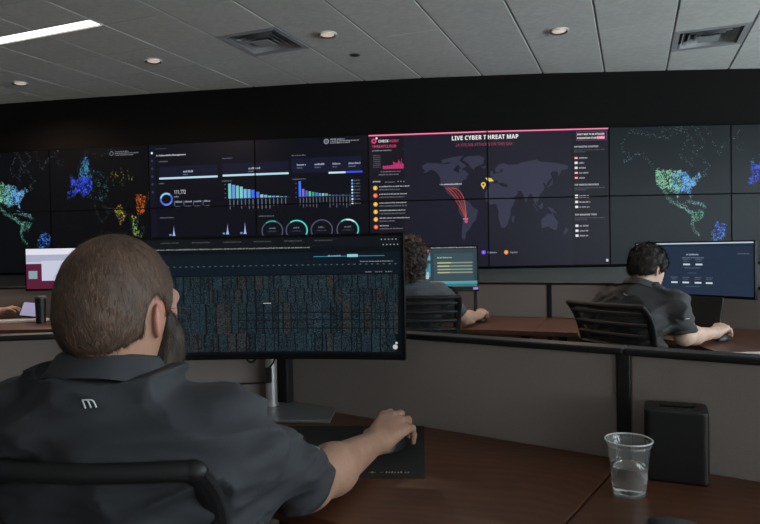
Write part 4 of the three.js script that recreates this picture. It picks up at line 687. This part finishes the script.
  for (const s of [-1, 1]) { const hip = [s * 0.095, 0.55, hz], kn = [s * 0.15, 0.535, hz - 0.42], an = [s * 0.15, 0.12, hz - 0.40 + (s > 0 ? 0.05 : 0)]; tr.push(capsule(hip, kn, 0.088 * bw, 0.066), capsule(kn, an, 0.064, 0.05)); const sg = ellipsoid([0, 0, 0], [0.05, 0.05, 0.13]); part('shoe', nets((x, y, z) => smax(sg(x, y, z), -y - 0.03, 0.01), [-0.06, -0.06, -0.15], [0.06, 0.06, 0.15], 0.012, () => [0.02, 0.02, 0.02]).translate(an[0], 0.033, an[2] - 0.05), trouserMat, t); }
  const TC = o.trousers || [0.03, 0.03, 0.034];
  part('trousers', nets((x, y, z) => { let d = ellipsoid([0, 0.53, hz + 0.01], [0.17 * bw, 0.10, 0.13])(x, y, z); for (const c of tr) d = smin(d, c(x, y, z), 0.04); return Math.max(d, 0.10 - y); }, [-0.28, 0.08, hz - 0.55], [0.28, 0.68, hz + 0.18], 0.016, (x, y, z) => { const n = 1 + 0.15 * N3(x * 30, y * 30, z * 30); return TC.map((q) => q * n); }), trouserMat, t);
  // hair
  const hr = o.hair, HC = hr.color;
  const hairF = hr.field ? hr.field(skull, { smin, smax, ellipsoid, capsule }) : null;
  const hb = hr.box || [-0.15, -0.2, -0.15, 0.15, 0.17, 0.17];
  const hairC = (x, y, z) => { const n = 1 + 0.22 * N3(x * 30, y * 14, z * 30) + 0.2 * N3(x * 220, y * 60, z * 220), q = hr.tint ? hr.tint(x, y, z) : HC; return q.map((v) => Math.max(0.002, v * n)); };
  const strands = (g, n, len, wid, comb, lift) => { // fine locks lying along the surface
    const p = g.attributes.position, nn = g.attributes.normal, pos = [], nor = [], col = [], uvs = [];
    for (let i = 0; i < n; i++) {
      const k = rnd() * p.count | 0, a = [p.getX(k), p.getY(k), p.getZ(k)], m = [nn.getX(k), nn.getY(k), nn.getZ(k)]; let d = comb(...a); d = vadd(d, [[rr(-1, 1), rr(-1, 1), rr(-1, 1)], 0.35]); const dot = d[0] * m[0] + d[1] * m[1] + d[2] * m[2]; d = vnorm(vadd(vadd(d, [m, -dot]), [m, lift * rr(0.4, 1.4)]));
      const sd = vnorm(vcross(d, m)), l = len * rr(0.6, 1.3), w = wid * rr(0.7, 1.3), b = vadd(a, [[rr(-1, 1), rr(-1, 1), rr(-1, 1)], 0.0015], [m, -0.001]), e = vadd(b, [d, l], [m, -l * 0.12]), tone = rr(0.5, 1.65), c = hairC(...a).map((v) => v * tone);
      const tu = rnd(), tv = rnd(), sw = rr(-0.5, 0.5); uvs.push(tu, tv, tu, tv, tu, tv + 0.01); for (const q of [vadd(b, [sd, -w]), vadd(b, [sd, w]), e]) { pos.push(...q); nor.push(...vnorm(vadd(m, [sd, sw]))); col.push(...c); }
    }
    const s = new THREE.BufferGeometry(); s.setAttribute('position', new THREE.Float32BufferAttribute(pos, 3)); s.setAttribute('normal', new THREE.Float32BufferAttribute(nor, 3)); s.setAttribute('color', new THREE.Float32BufferAttribute(col, 3)); s.setAttribute('uv', new THREE.Float32BufferAttribute(uvs, 2)); return s;
  };
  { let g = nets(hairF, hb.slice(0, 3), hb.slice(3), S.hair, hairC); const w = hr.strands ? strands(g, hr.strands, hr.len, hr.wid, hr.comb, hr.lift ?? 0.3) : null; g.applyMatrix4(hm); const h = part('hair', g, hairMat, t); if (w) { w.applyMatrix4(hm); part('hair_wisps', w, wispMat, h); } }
  if (o.beard) { let g = nets(o.beard.field(skull, { smin, smax, ellipsoid, capsule }), [-0.11, -0.26, -0.18], [0.11, 0.03, 0.06], S.hair, (x, y, z) => { const n = 1 + 0.4 * N3(x * 70, y * 30, z * 70); return o.beard.color.map((v) => v * n); }); const keep = hr.tint; hr.tint = () => o.beard.color; const w = strands(g, 5000, 0.026, 0.0009, (x, y, z) => [x * 2, -1, -0.1], 0.16); hr.tint = keep; g.applyMatrix4(hm); w.applyMatrix4(hm); part('beard_wisps', w, wispMat, part('beard', g, hairMat, t)); }
  return { t, shirt, uppers, shirtF, L, toBody };
}

// ---------------------------------------------------------------- the bearded man in the foreground
const armSet = (f) => f;
{
  const pos = [-0.757, 0.775], turn = 11.5 * D2R, cs = Math.cos(turn), sn = Math.sin(turn);
  const L = (x, y, Z) => { const a = x - pos[0], b = -Z + pos[1]; return [a * cs - b * sn, y, a * sn + b * cs]; };
  chair('black mesh office chair of the bearded man in the foreground', [-0.838, 0, -0.952], turn, 0);
  const p = person({
    label: 'bearded man with short brown hair in a charcoal polo, hand on a mouse', pos, turn, build: 1.09, fine: { head: 0.0034, shirt: 0.0075, arm: 0.004, hair: 0.0036 },
    cz: [[0.45, -0.16], [0.75, -0.095], [0.9, -0.035], [1.0, 0.012], [1.1, 0.02]], shoulder: { y: 1.010 }, shirt: [0.025, 0.026, 0.031],
    head: { c: [0.014, 1.188, 0.0], yaw: -7 * D2R, pitch: -0.04, roll: 0.02 }, collarAt: [0.006, 1.082, 0.016], collarR: 0.071, neckY: 1.0, handScale: 1.1,
    arms: [
      { side: 1, top: 0.053, sh: L(-0.592, 0.985, 0.83), el: L(-0.604, 0.806, 1.115), wr: L(-0.594, 0.797, 1.452), dir: [L(-0.57, 0, 1.6)[0] - L(-0.592, 0, 1.425)[0], 0.0, L(-0.57, 0, 1.6)[2] - L(-0.592, 0, 1.425)[2]], tilt: 0.16, cuff: 0.94, flare: 0.055, fine: 0.003 },
      { side: -1, sh: [-0.192, 0.998, -0.02], el: [-0.29, 0.80, -0.24], wr: [-0.17, 0.812, -0.52], cuff: 0.97, flare: 0.063 },
    ],
    hair: {
      color: [0.105, 0.056, 0.034], strands: 24000, len: 0.014, wid: 0.00065, lift: 0.12, comb: (x, y, z) => [x * 1.5 + 0.3, -1 - y * 2, z * 3 + 0.1],
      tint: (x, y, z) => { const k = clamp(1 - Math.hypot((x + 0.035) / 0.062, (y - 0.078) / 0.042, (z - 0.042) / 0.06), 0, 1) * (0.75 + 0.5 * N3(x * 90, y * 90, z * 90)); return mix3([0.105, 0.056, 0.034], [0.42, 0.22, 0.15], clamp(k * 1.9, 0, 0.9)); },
      field: (skull, k) => { const eL = k.ellipsoid([-0.080, -0.022, 0.010], [0.03, 0.040, 0.025]), eR = k.ellipsoid([0.080, -0.022, 0.010], [0.03, 0.040, 0.025]); return (x, y, z) => { let d = skull(x, y, z) - 0.0065 - 0.001 * N3(x * 60, y * 60, z * 60); d = k.smax(d, -(z + 0.5 * y + 0.024), 0.008); d = k.smax(d, -(y + 0.040 + 0.50 * (z - 0.03)) , 0.006); return k.smax(d, -Math.min(eL(x, y, z), eR(x, y, z)), 0.006); }; },
    },
    beard: { color: [0.042, 0.025, 0.016], field: (skull, k) => { const h = k.ellipsoid([0, -0.155, -0.066], [0.052, 0.088, 0.043]); return (x, y, z) => { let d = k.smin(skull(x, y, z) - 0.004 - 0.011 * sstep(0.0, -0.07, y), h(x, y, z), 0.03) - 0.004 * N3(x * 45, y * 30, z * 45); d = k.smax(d, y - 0.012, 0.008); d = k.smax(d, z + 0.014 + 0.12 * (y + 0.03), 0.008); return k.smax(d, -z * 0.7 + y - 0.012, 0.01); }; } },
  });
  // white m-shaped mark below the collar and a short mark on the right sleeve
  const push = (q, n) => { let v = q; for (let i = 0; i < 60; i++) { const d = p.shirtF(...v); if (Math.abs(d) < 2e-4) break; v = vadd(v, [n, -d * 0.7]); } return vadd(v, [n, 0.0012]); };
  const ink = std(0.62, 0.62, 0.62, 0.6), lx = 0.030, ly = 1.062, w = 0.0058;
  const stroke = (a) => tube(a.map(([x, y]) => push([lx + x * w, ly + y * w, 0.14], [0, 0, 1])), 0.0011, 10, 6);
  part('collar_mark', [stroke([[-1.55, 1], [-0.4, 1.05], [0.55, 1], [1.0, 0.75], [1.5, -0.9]]), stroke([[-1.55, 1], [-1.4, 0.4], [-1.0, -1.1]]), stroke([[-0.25, 1], [-0.05, 0.3], [0.28, -0.95]])], ink, p.shirt);
  const u = p.uppers[0], base = vadd(u.e, [u.d, -0.022]), up = vnorm([0.50, 0.8, 0.3]);
  part('sleeve_mark', tube([-1, -0.3, 0.4, 1].map((k, i) => push(vadd(base, [up, 0.06], [u.d, [0.002, -0.001, 0.001, -0.003][i]], [vcross(u.d, up), k * 0.009]), up)), 0.001, 12, 6), ink, p.shirt);
}
// ---------------------------------------------------------------- the dark-haired man at the right
{
  const pos = [0.07, 3.70], turn = -32 * D2R, cs = Math.cos(turn), sn = Math.sin(turn);
  const L = (x, y, Z) => { const a = x - pos[0], b = -Z + pos[1]; return [a * cs - b * sn, y, a * sn + b * cs]; };
  chair('black mesh office chair of the dark-haired man at the right', [0.035, 0, -3.60], -38 * D2R, 7);
  const p = person({
    label: 'dark-haired man in a grey polo leaning to a wide monitor at the right', pos, turn, build: 0.98, fine: { head: 0.005, shirt: 0.010, arm: 0.0055, hair: 0.005 }, shirt: [0.042, 0.041, 0.043], skin: [0.60, 0.40, 0.31],
    cz: [[0.45, 0.19], [0.75, 0.175], [0.9, 0.14], [1.0, 0.095], [1.1, 0.06]], shoulder: { y: 0.985 }, head: { c: [0, 1.148, 0], yaw: -8 * D2R, pitch: -0.28, roll: -0.05 }, collarAt: [0, 1.04, 0.075], collarR: 0.074, collarTilt: 0.45,
    arms: [
      { side: 1, sh: [0.185, 0.965, 0.06], el: L(0.235, 0.80, 3.57), wr: L(0.395, 0.79, 3.83), cuff: 0.86 },
      { side: -1, sh: [-0.185, 0.965, 0.06], el: L(-0.24, 0.80, 3.66), wr: L(-0.21, 0.79, 3.92), cuff: 0.9 },
    ],
    hair: { color: [0.026, 0.018, 0.013], strands: 4500, len: 0.026, wid: 0.0018, lift: 0.4, comb: (x, y, z) => [x * 2 + 0.4, -0.5, 0.6], field: (skull, k) => { const eL = k.ellipsoid([-0.086, -0.022, 0.010], [0.03, 0.036, 0.022]), eR = k.ellipsoid([0.086, -0.022, 0.010], [0.03, 0.036, 0.022]); return (x, y, z) => { const th = 0.008 + 0.012 * sstep(-0.02, 0.06, y); let d = skull(x, y, z) - th - 0.006 * N3(x * 45, y * 30, z * 45); d = k.smax(d, -(z + 0.5 * y + 0.055), 0.01); d = k.smax(d, -(y + 0.042 + 0.5 * (z - 0.03)), 0.008); return k.smax(d, -Math.min(eL(x, y, z), eR(x, y, z)), 0.008); }; } },
  });
  const ink = std(0.6, 0.6, 0.6, 0.6);
  const push = (q, n) => { let v = q; for (let i = 0; i < 60; i++) { const d = p.shirtF(...v); if (Math.abs(d) < 2e-4) break; v = vadd(v, [n, -d * 0.7]); } return vadd(v, [n, 0.0015]); };
  part('collar_mark', tube([[-0.02, 1.018], [-0.008, 1.011], [0.006, 1.011]].map(([x, y]) => push([x, y, 0.25], [0, 0, 1])), 0.0025, 8, 6), ink, p.shirt);
  const u = p.uppers[0], base = vadd(u.e, [u.d, -0.022]), up = vnorm([0.6, 0.6, 0.5]);
  part('sleeve_mark', tube([-1, 0, 1].map((k) => push(vadd(base, [up, 0.06], [vcross(u.d, up), k * 0.016]), up)), 0.0018, 8, 6), ink, p.shirt);
}
// ---------------------------------------------------------------- the curly-haired person in the middle
{
  const pos = [-1.325, 3.92], turn = 15 * D2R, cs = Math.cos(turn), sn = Math.sin(turn);
  const L = (x, y, Z) => { const a = x - pos[0], b = -Z + pos[1]; return [a * cs - b * sn, y, a * sn + b * cs]; };
  chair('black ribbed office chair of the curly-haired person in the middle', [-1.28, 0, -4.0], turn, 7);
  person({
    label: 'person with curly brown hair in a grey polo, partly hidden by the data monitor', pos, turn, build: 0.95, fine: { head: 0.006, shirt: 0.011, arm: 0.0055, hair: 0.006 }, shirt: [0.075, 0.080, 0.092], skin: [0.50, 0.31, 0.23], handScale: 0.92,
    cz: [[0.45, -0.03], [0.75, -0.01], [0.9, 0.01], [1.0, 0.03], [1.1, 0.03]], shoulder: { y: 0.99 }, head: { c: [0, 1.225, 0], yaw: -12 * D2R, pitch: -0.1 }, collarAt: [0, 1.05, 0.03], collarR: 0.072,
    arms: [
      { side: 1, sh: [0.172, 0.975, 0.01], el: L(-1.05, 0.80, 4.18), wr: L(-1.02, 0.79, 4.44), cuff: 0.74 },
      { side: -1, sh: [-0.172, 0.975, 0.01], el: [-0.27, 0.80, -0.15], wr: [-0.14, 0.79, -0.42], cuff: 0.86 },
    ],
    hair: { color: [0.040, 0.022, 0.014], strands: 3000, len: 0.03, wid: 0.0022, lift: 0.7, box: [-0.19, -0.24, -0.17, 0.19, 0.19, 0.2], comb: (x, y, z) => [Math.sin(y * 90) * 0.8, -0.8, Math.cos(y * 80) * 0.8], field: (skull, k) => { const hang = k.ellipsoid([0, -0.09, 0.055], [0.095, 0.11, 0.066]); return (x, y, z) => { let d = k.smin(skull(x, y, z) - 0.020, hang(x, y, z), 0.05) - 0.012 * N3(x * 42, y * 42, z * 42) - 0.010 * N3(x * 85, y * 85, z * 85); return k.smax(d, -(z + 0.45 * y + 0.05), 0.012); }; } },
  });
}
// ---------------------------------------------------------------- the person at the left edge, of whom only the forearm shows
{
  const pos = [-5.55, 3.62], turn = -76 * D2R, cs = Math.cos(turn), sn = Math.sin(turn);
  const L = (x, y, Z) => { const a = x - pos[0], b = -Z + pos[1]; return [a * cs - b * sn, y, a * sn + b * cs]; };
  chair('black mesh office chair at the far left beyond the picture edge', [-5.67, 0, -3.59], turn, 7);
  person({
    label: 'person at the left edge, only a bare forearm and hand over the desk', pos, turn, build: 0.95, fine: { head: 0.008, shirt: 0.014, arm: 0.006, hair: 0.008 }, skin: [0.48, 0.28, 0.2],
    cz: [[0.45, 0.03], [0.75, 0.02], [0.9, 0.02], [1.0, 0.03], [1.1, 0.03]], shoulder: { y: 0.99 }, head: { c: [0, 1.19, 0], yaw: 0.2 }, collarAt: [0, 1.05, 0.03],
    arms: [
      { side: 1, sh: [0.172, 0.975, 0.01], el: L(-5.26, 0.815, 3.71), wr: L(-5.03, 0.80, 3.885), cuff: 0.86, bend: [0.2, 0.5, 0.8] },
      { side: -1, sh: [-0.172, 0.975, 0.01], el: [-0.24, 0.80, -0.12], wr: [-0.1, 0.80, -0.36], cuff: 0.86 },
    ],
    hair: { color: [0.03, 0.02, 0.014], field: (skull, k) => (x, y, z) => k.smax(k.smax(skull(x, y, z) - 0.014, -(z + 0.5 * y + 0.05), 0.01), -(y + 0.05 + 0.5 * (z - 0.03)), 0.01) },
  });
}

// ---------------------------------------------------------------- small things
function mouse(label, x, Z, y, turn, mat) {
  const t = thing('computer_mouse', label, 'mouse', [x, y, -Z], turn);
  const e = ellipsoid([0, 0.006, 0], [0.033, 0.034, 0.062]);
  part('shell', nets((a, b, c) => smax(e(a, b, c), 0.0015 - b, 0.004), [-0.04, -0.005, -0.07], [0.04, 0.045, 0.07], 0.004, () => [1, 1, 1]), mat, t);
  const w = cyl(0.009, 0.009, 0.007, 0, 0, 0, 16); w.rotateZ(Math.PI / 2); w.translate(0, 0.031, -0.034); part('scroll_wheel', w, M.black, t);
  return t;
}
const matDir = 18 * D2R, mouseMat = std(0.02, 0.02, 0.022, 0.4);
{ // desk mat
  const ux = [Math.cos(matDir), Math.sin(matDir)], uy = [-ux[1], ux[0]], RF = [-0.452, 1.402], c = [RF[0] - ux[0] * 0.41 + uy[0] * 0.2125, RF[1] - ux[1] * 0.41 + uy[1] * 0.2125];
  const t = thing('desk_mat', 'black desk mat with a small yellowish printed corner mark under the keyboard', 'desk mat', [c[0], 0.74, -c[1]], matDir);
  part('pad', rbox(0.82, 0.004, 0.425, 0.0015, 0, 0.002, 0), std(0.010, 0.010, 0.011, 0.85), t);
  const [cv, g] = canvas(256, 64, '#030303'); g.fillStyle = '#9a8f6a'; g.beginPath(); g.moveTo(34, 8); g.lineTo(42, 26); g.lineTo(60, 30); g.lineTo(42, 38); g.lineTo(34, 58); g.lineTo(26, 38); g.lineTo(8, 30); g.lineTo(26, 26); g.fill(); scrawl(g, 76, 24, 18, 14, '#8a8468'); scrawl(g, 110, 14, 130, 30, '#a89c72');
  const tx = screenTex(cv), q = new THREE.PlaneGeometry(0.105, 0.026); q.rotateX(-Math.PI / 2); part('printed_mark', q, new THREE.MeshStandardMaterial({ map: tx, roughness: 0.85 }), t, [0.325, 0.0045, 0.188]);
  const k = thing('keyboard', 'black keyboard on the desk mat in front of the bearded man', 'keyboard', [-0.985 , 0.744, -1.43], matDir);
  part('case', rbox(0.36, 0.018, 0.125, 0.004, 0, 0.009, 0), M.blackMatte, k);
  for (let r = 0; r < 5; r++) { const row = []; for (let i = 0; i < 17; i++) row.push(rbox(0.0165, 0.007, 0.0175, 0.002, -0.164 + i * 0.0205, 0.0215, -0.045 + r * 0.0225, 1)); part('key_row', row, std(0.025, 0.025, 0.028, 0.55), k); }
}
mouse('dark mouse under the hand of the bearded man', -0.597, 1.566, 0.744, -4 * D2R, mouseMat);
mouse('dark mouse at the bottom edge in front of the black slotted box', 0.062, 1.245, 0.74, 100 * D2R, std(0.035, 0.036, 0.04, 0.45));
mouse('dark mouse under the hand of the dark-haired man', 0.445, 3.915, 0.74, -30 * D2R, mouseMat);
mouse('dark mouse under the hand of the curly-haired person', -1.012, 4.54, 0.74, 0, mouseMat);
{ // black slotted box
  const t = thing('black_box', 'black upright box with rounded edges and a slot on top, beside the cup', 'box', [0.086, 0.74, -1.592], -2 * D2R);
  const s = new THREE.Shape(), w = 0.066, d = 0.048, r = 0.016; s.moveTo(-w + r, -d); s.lineTo(w - r, -d); s.quadraticCurveTo(w, -d, w, -d + r); s.lineTo(w, d - r); s.quadraticCurveTo(w, d, w - r, d); s.lineTo(-w + r, d); s.quadraticCurveTo(-w, d, -w, d - r); s.lineTo(-w, -d + r); s.quadraticCurveTo(-w, -d, -w + r, -d);
  const hole = new THREE.Path(); hole.moveTo(-0.034, -0.008); hole.lineTo(0.038, -0.008); hole.lineTo(0.038, 0.026); hole.lineTo(-0.034, 0.026); hole.closePath();
  s.holes.push(hole);
  const bodyG = new THREE.ExtrudeGeometry(s, { depth: 0.150, bevelEnabled: true, bevelThickness: 0.006, bevelSize: 0.006, bevelOffset: -0.006, bevelSegments: 4, curveSegments: 6 }); bodyG.rotateX(-Math.PI / 2); bodyG.translate(0, 0.006, 0);
  part('body', clean(bodyG), M.blackSatin, t);
  part('slot_floor', box(0.08, 0.004, 0.042, 0.002, 0.12, -0.009), M.blackMatte, t);
}
{ // plastic cup of water
  const t = thing('plastic_cup', 'clear plastic cup half full of water on the right-hand desk', 'cup', [-0.013, 0.74, -1.452]);
  const plastic = new THREE.MeshPhysicalMaterial({ color: rgb(0.96, 0.96, 0.96), transmission: 0.93, roughness: 0.06, thickness: 0, ior: 1.5 });
  const water = new THREE.MeshPhysicalMaterial({ color: rgb(0.95, 0.97, 0.97), transmission: 1, roughness: 0.0, thickness: 0.05, ior: 1.33 });
  const wall = [[0.0005, 0.004], [0.028, 0.004], [0.032, 0.0005], [0.0335, 0.002], [0.0345, 0.012], [0.037, 0.03], [0.0385, 0.062], [0.0392, 0.066], [0.0395, 0.07], [0.042, 0.092], [0.0435, 0.104], [0.0465, 0.1085], [0.047, 0.115]];
  part('wall', new THREE.LatheGeometry(wall.map((p) => new THREE.Vector2(...p)), 64), plastic, t);
  part('rim', new THREE.TorusGeometry(0.0475, 0.0018, 10, 64).rotateX(Math.PI / 2), new THREE.MeshPhysicalMaterial({ color: rgb(0.95, 0.95, 0.95), transmission: 0.6, roughness: 0.15, thickness: 0, ior: 1.5 }), t, [0, 0.116, 0]);
  for (let i = 0; i < 4; i++) part('ridge', new THREE.TorusGeometry([0.0435, 0.0442, 0.0450, 0.0458][i], 0.0006, 6, 64).rotateX(Math.PI / 2), plastic, t, [0, 0.1035 + i * 0.0014, 0]);
  part('water', new THREE.LatheGeometry([[0.0003, 0.005], [0.0275, 0.005], [0.0315, 0.006], [0.0335, 0.012], [0.0360, 0.03], [0.0375, 0.0605], [0.036, 0.0612], [0.0003, 0.0608]].map((p) => new THREE.Vector2(...p)), 64), water, t);
}
{ // laptop of the dark-haired man, dark sheet and cards
  const t = thing('laptop', 'open dark laptop under the wide monitor of the dark-haired man', 'laptop', [0.28, 0.74, -4.17], -29 * D2R);
  part('keyboard_deck', rbox(0.32, 0.016, 0.22, 0.004, 0, 0.008, 0.03), M.blackMatte, t);
  part('lid', rbox(0.32, 0.21, 0.008, 0.003, 0, 0.105, 0), M.blackSatin, t, [0, 0.012, -0.075], [-0.32, 0, 0]);
  solo('paper_card', 'small white card in front of the dark laptop', 'paper', rbox(0.075, 0.002, 0.05, 0.0005, 0, 0.001, 0), M.white, [0.285, 0.757, -4.10], -0.4).rotation.x = 0;
  solo('paper_sheet', 'pale sheet of paper on the desk edge at the right', 'paper', box(0.42, 0.002, 0.2, 0, 0.001, 0), std(0.62, 0.55, 0.50, 0.8), [0.62, 0.74, -3.46], 0.42);
}
{ // dock with purple light under the middle monitor
  const t = thing('dock', 'black dock with a purple light below the greenish monitor', 'dock', [-1.15, 0.74, -4.62], 20 * D2R);
  part('case', rbox(0.19, 0.035, 0.08, 0.006, 0, 0.2275, 0), M.blackSatin, t);
  part('riser', [box(0.02, 0.21, 0.05, -0.07, 0.105, 0), box(0.02, 0.21, 0.05, 0.07, 0.105, 0), box(0.18, 0.008, 0.09, 0, 0.004, 0)], M.blackMatte, t);
  part('status_light', rbox(0.035, 0.016, 0.004, 0.001, 0.068, 0.232, 0.041), new THREE.MeshStandardMaterial({ color: 0x222233, emissive: rgb(0.45, 0.32, 1.0), emissiveIntensity: 0.7 }), t);
}
{ // left desk things
  const t = thing('tumbler', 'black tumbler on the left desk beside the bright monitor', 'cup', [-4.335, 0.74, -3.70]);
  part('body', new THREE.LatheGeometry([[0.0005, 0], [0.034, 0], [0.036, 0.004], [0.041, 0.19], [0.039, 0.195]].map((p) => new THREE.Vector2(...p)), 32), M.blackSatin, t);
  part('lid', new THREE.LatheGeometry([[0.042, 0.19], [0.043, 0.2], [0.038, 0.212], [0.0005, 0.213]].map((p) => new THREE.Vector2(...p)), 32), std(0.05, 0.05, 0.055, 0.4), t);
  const k = thing('white_keyboard', 'white keyboard on the left desk near the bare forearm', 'keyboard', [-4.575, 0.74, -3.70], 35 * D2R);
  part('case', rbox(0.42, 0.016, 0.125, 0.004, 0, 0.008, 0), std(0.6, 0.58, 0.55, 0.5), k);
  for (let r = 0; r < 5; r++) { const row = []; for (let i = 0; i < 18; i++) row.push(rbox(0.018, 0.006, 0.018, 0.002, -0.188 + i * 0.0222, 0.018, -0.045 + r * 0.0225, 1)); part('key_row', row, std(0.68, 0.66, 0.63, 0.5), k); }
  const s = thing('tilted_tablet', 'tilted pale lilac tablet screen beside the black tumbler', 'tablet', [-4.70, 0.74, -3.90], 25 * D2R);
  part('tablet_screen', box(0.17, 0.12, 0.002, 0, 0.07, 0.005), new THREE.MeshStandardMaterial({ color: rgb(0.2, 0.2, 0.25), emissive: rgb(0.42, 0.38, 0.62), emissiveIntensity: 0.6, roughness: 0.3 }), s, [0, 0.014, 0], [-0.5, 0, -0.12]);
  part('tablet_case', rbox(0.19, 0.135, 0.008, 0.003, 0, 0.07, -0.001), M.blackSatin, s, [0, 0.014, 0], [-0.5, 0, -0.12]);
  part('tablet_stand', box(0.12, 0.1, 0.004, 0, 0.05, 0), M.blackMatte, s, [0, 0, -0.10], [0.45, 0, 0]);
}
renderer.render(scene, camera);
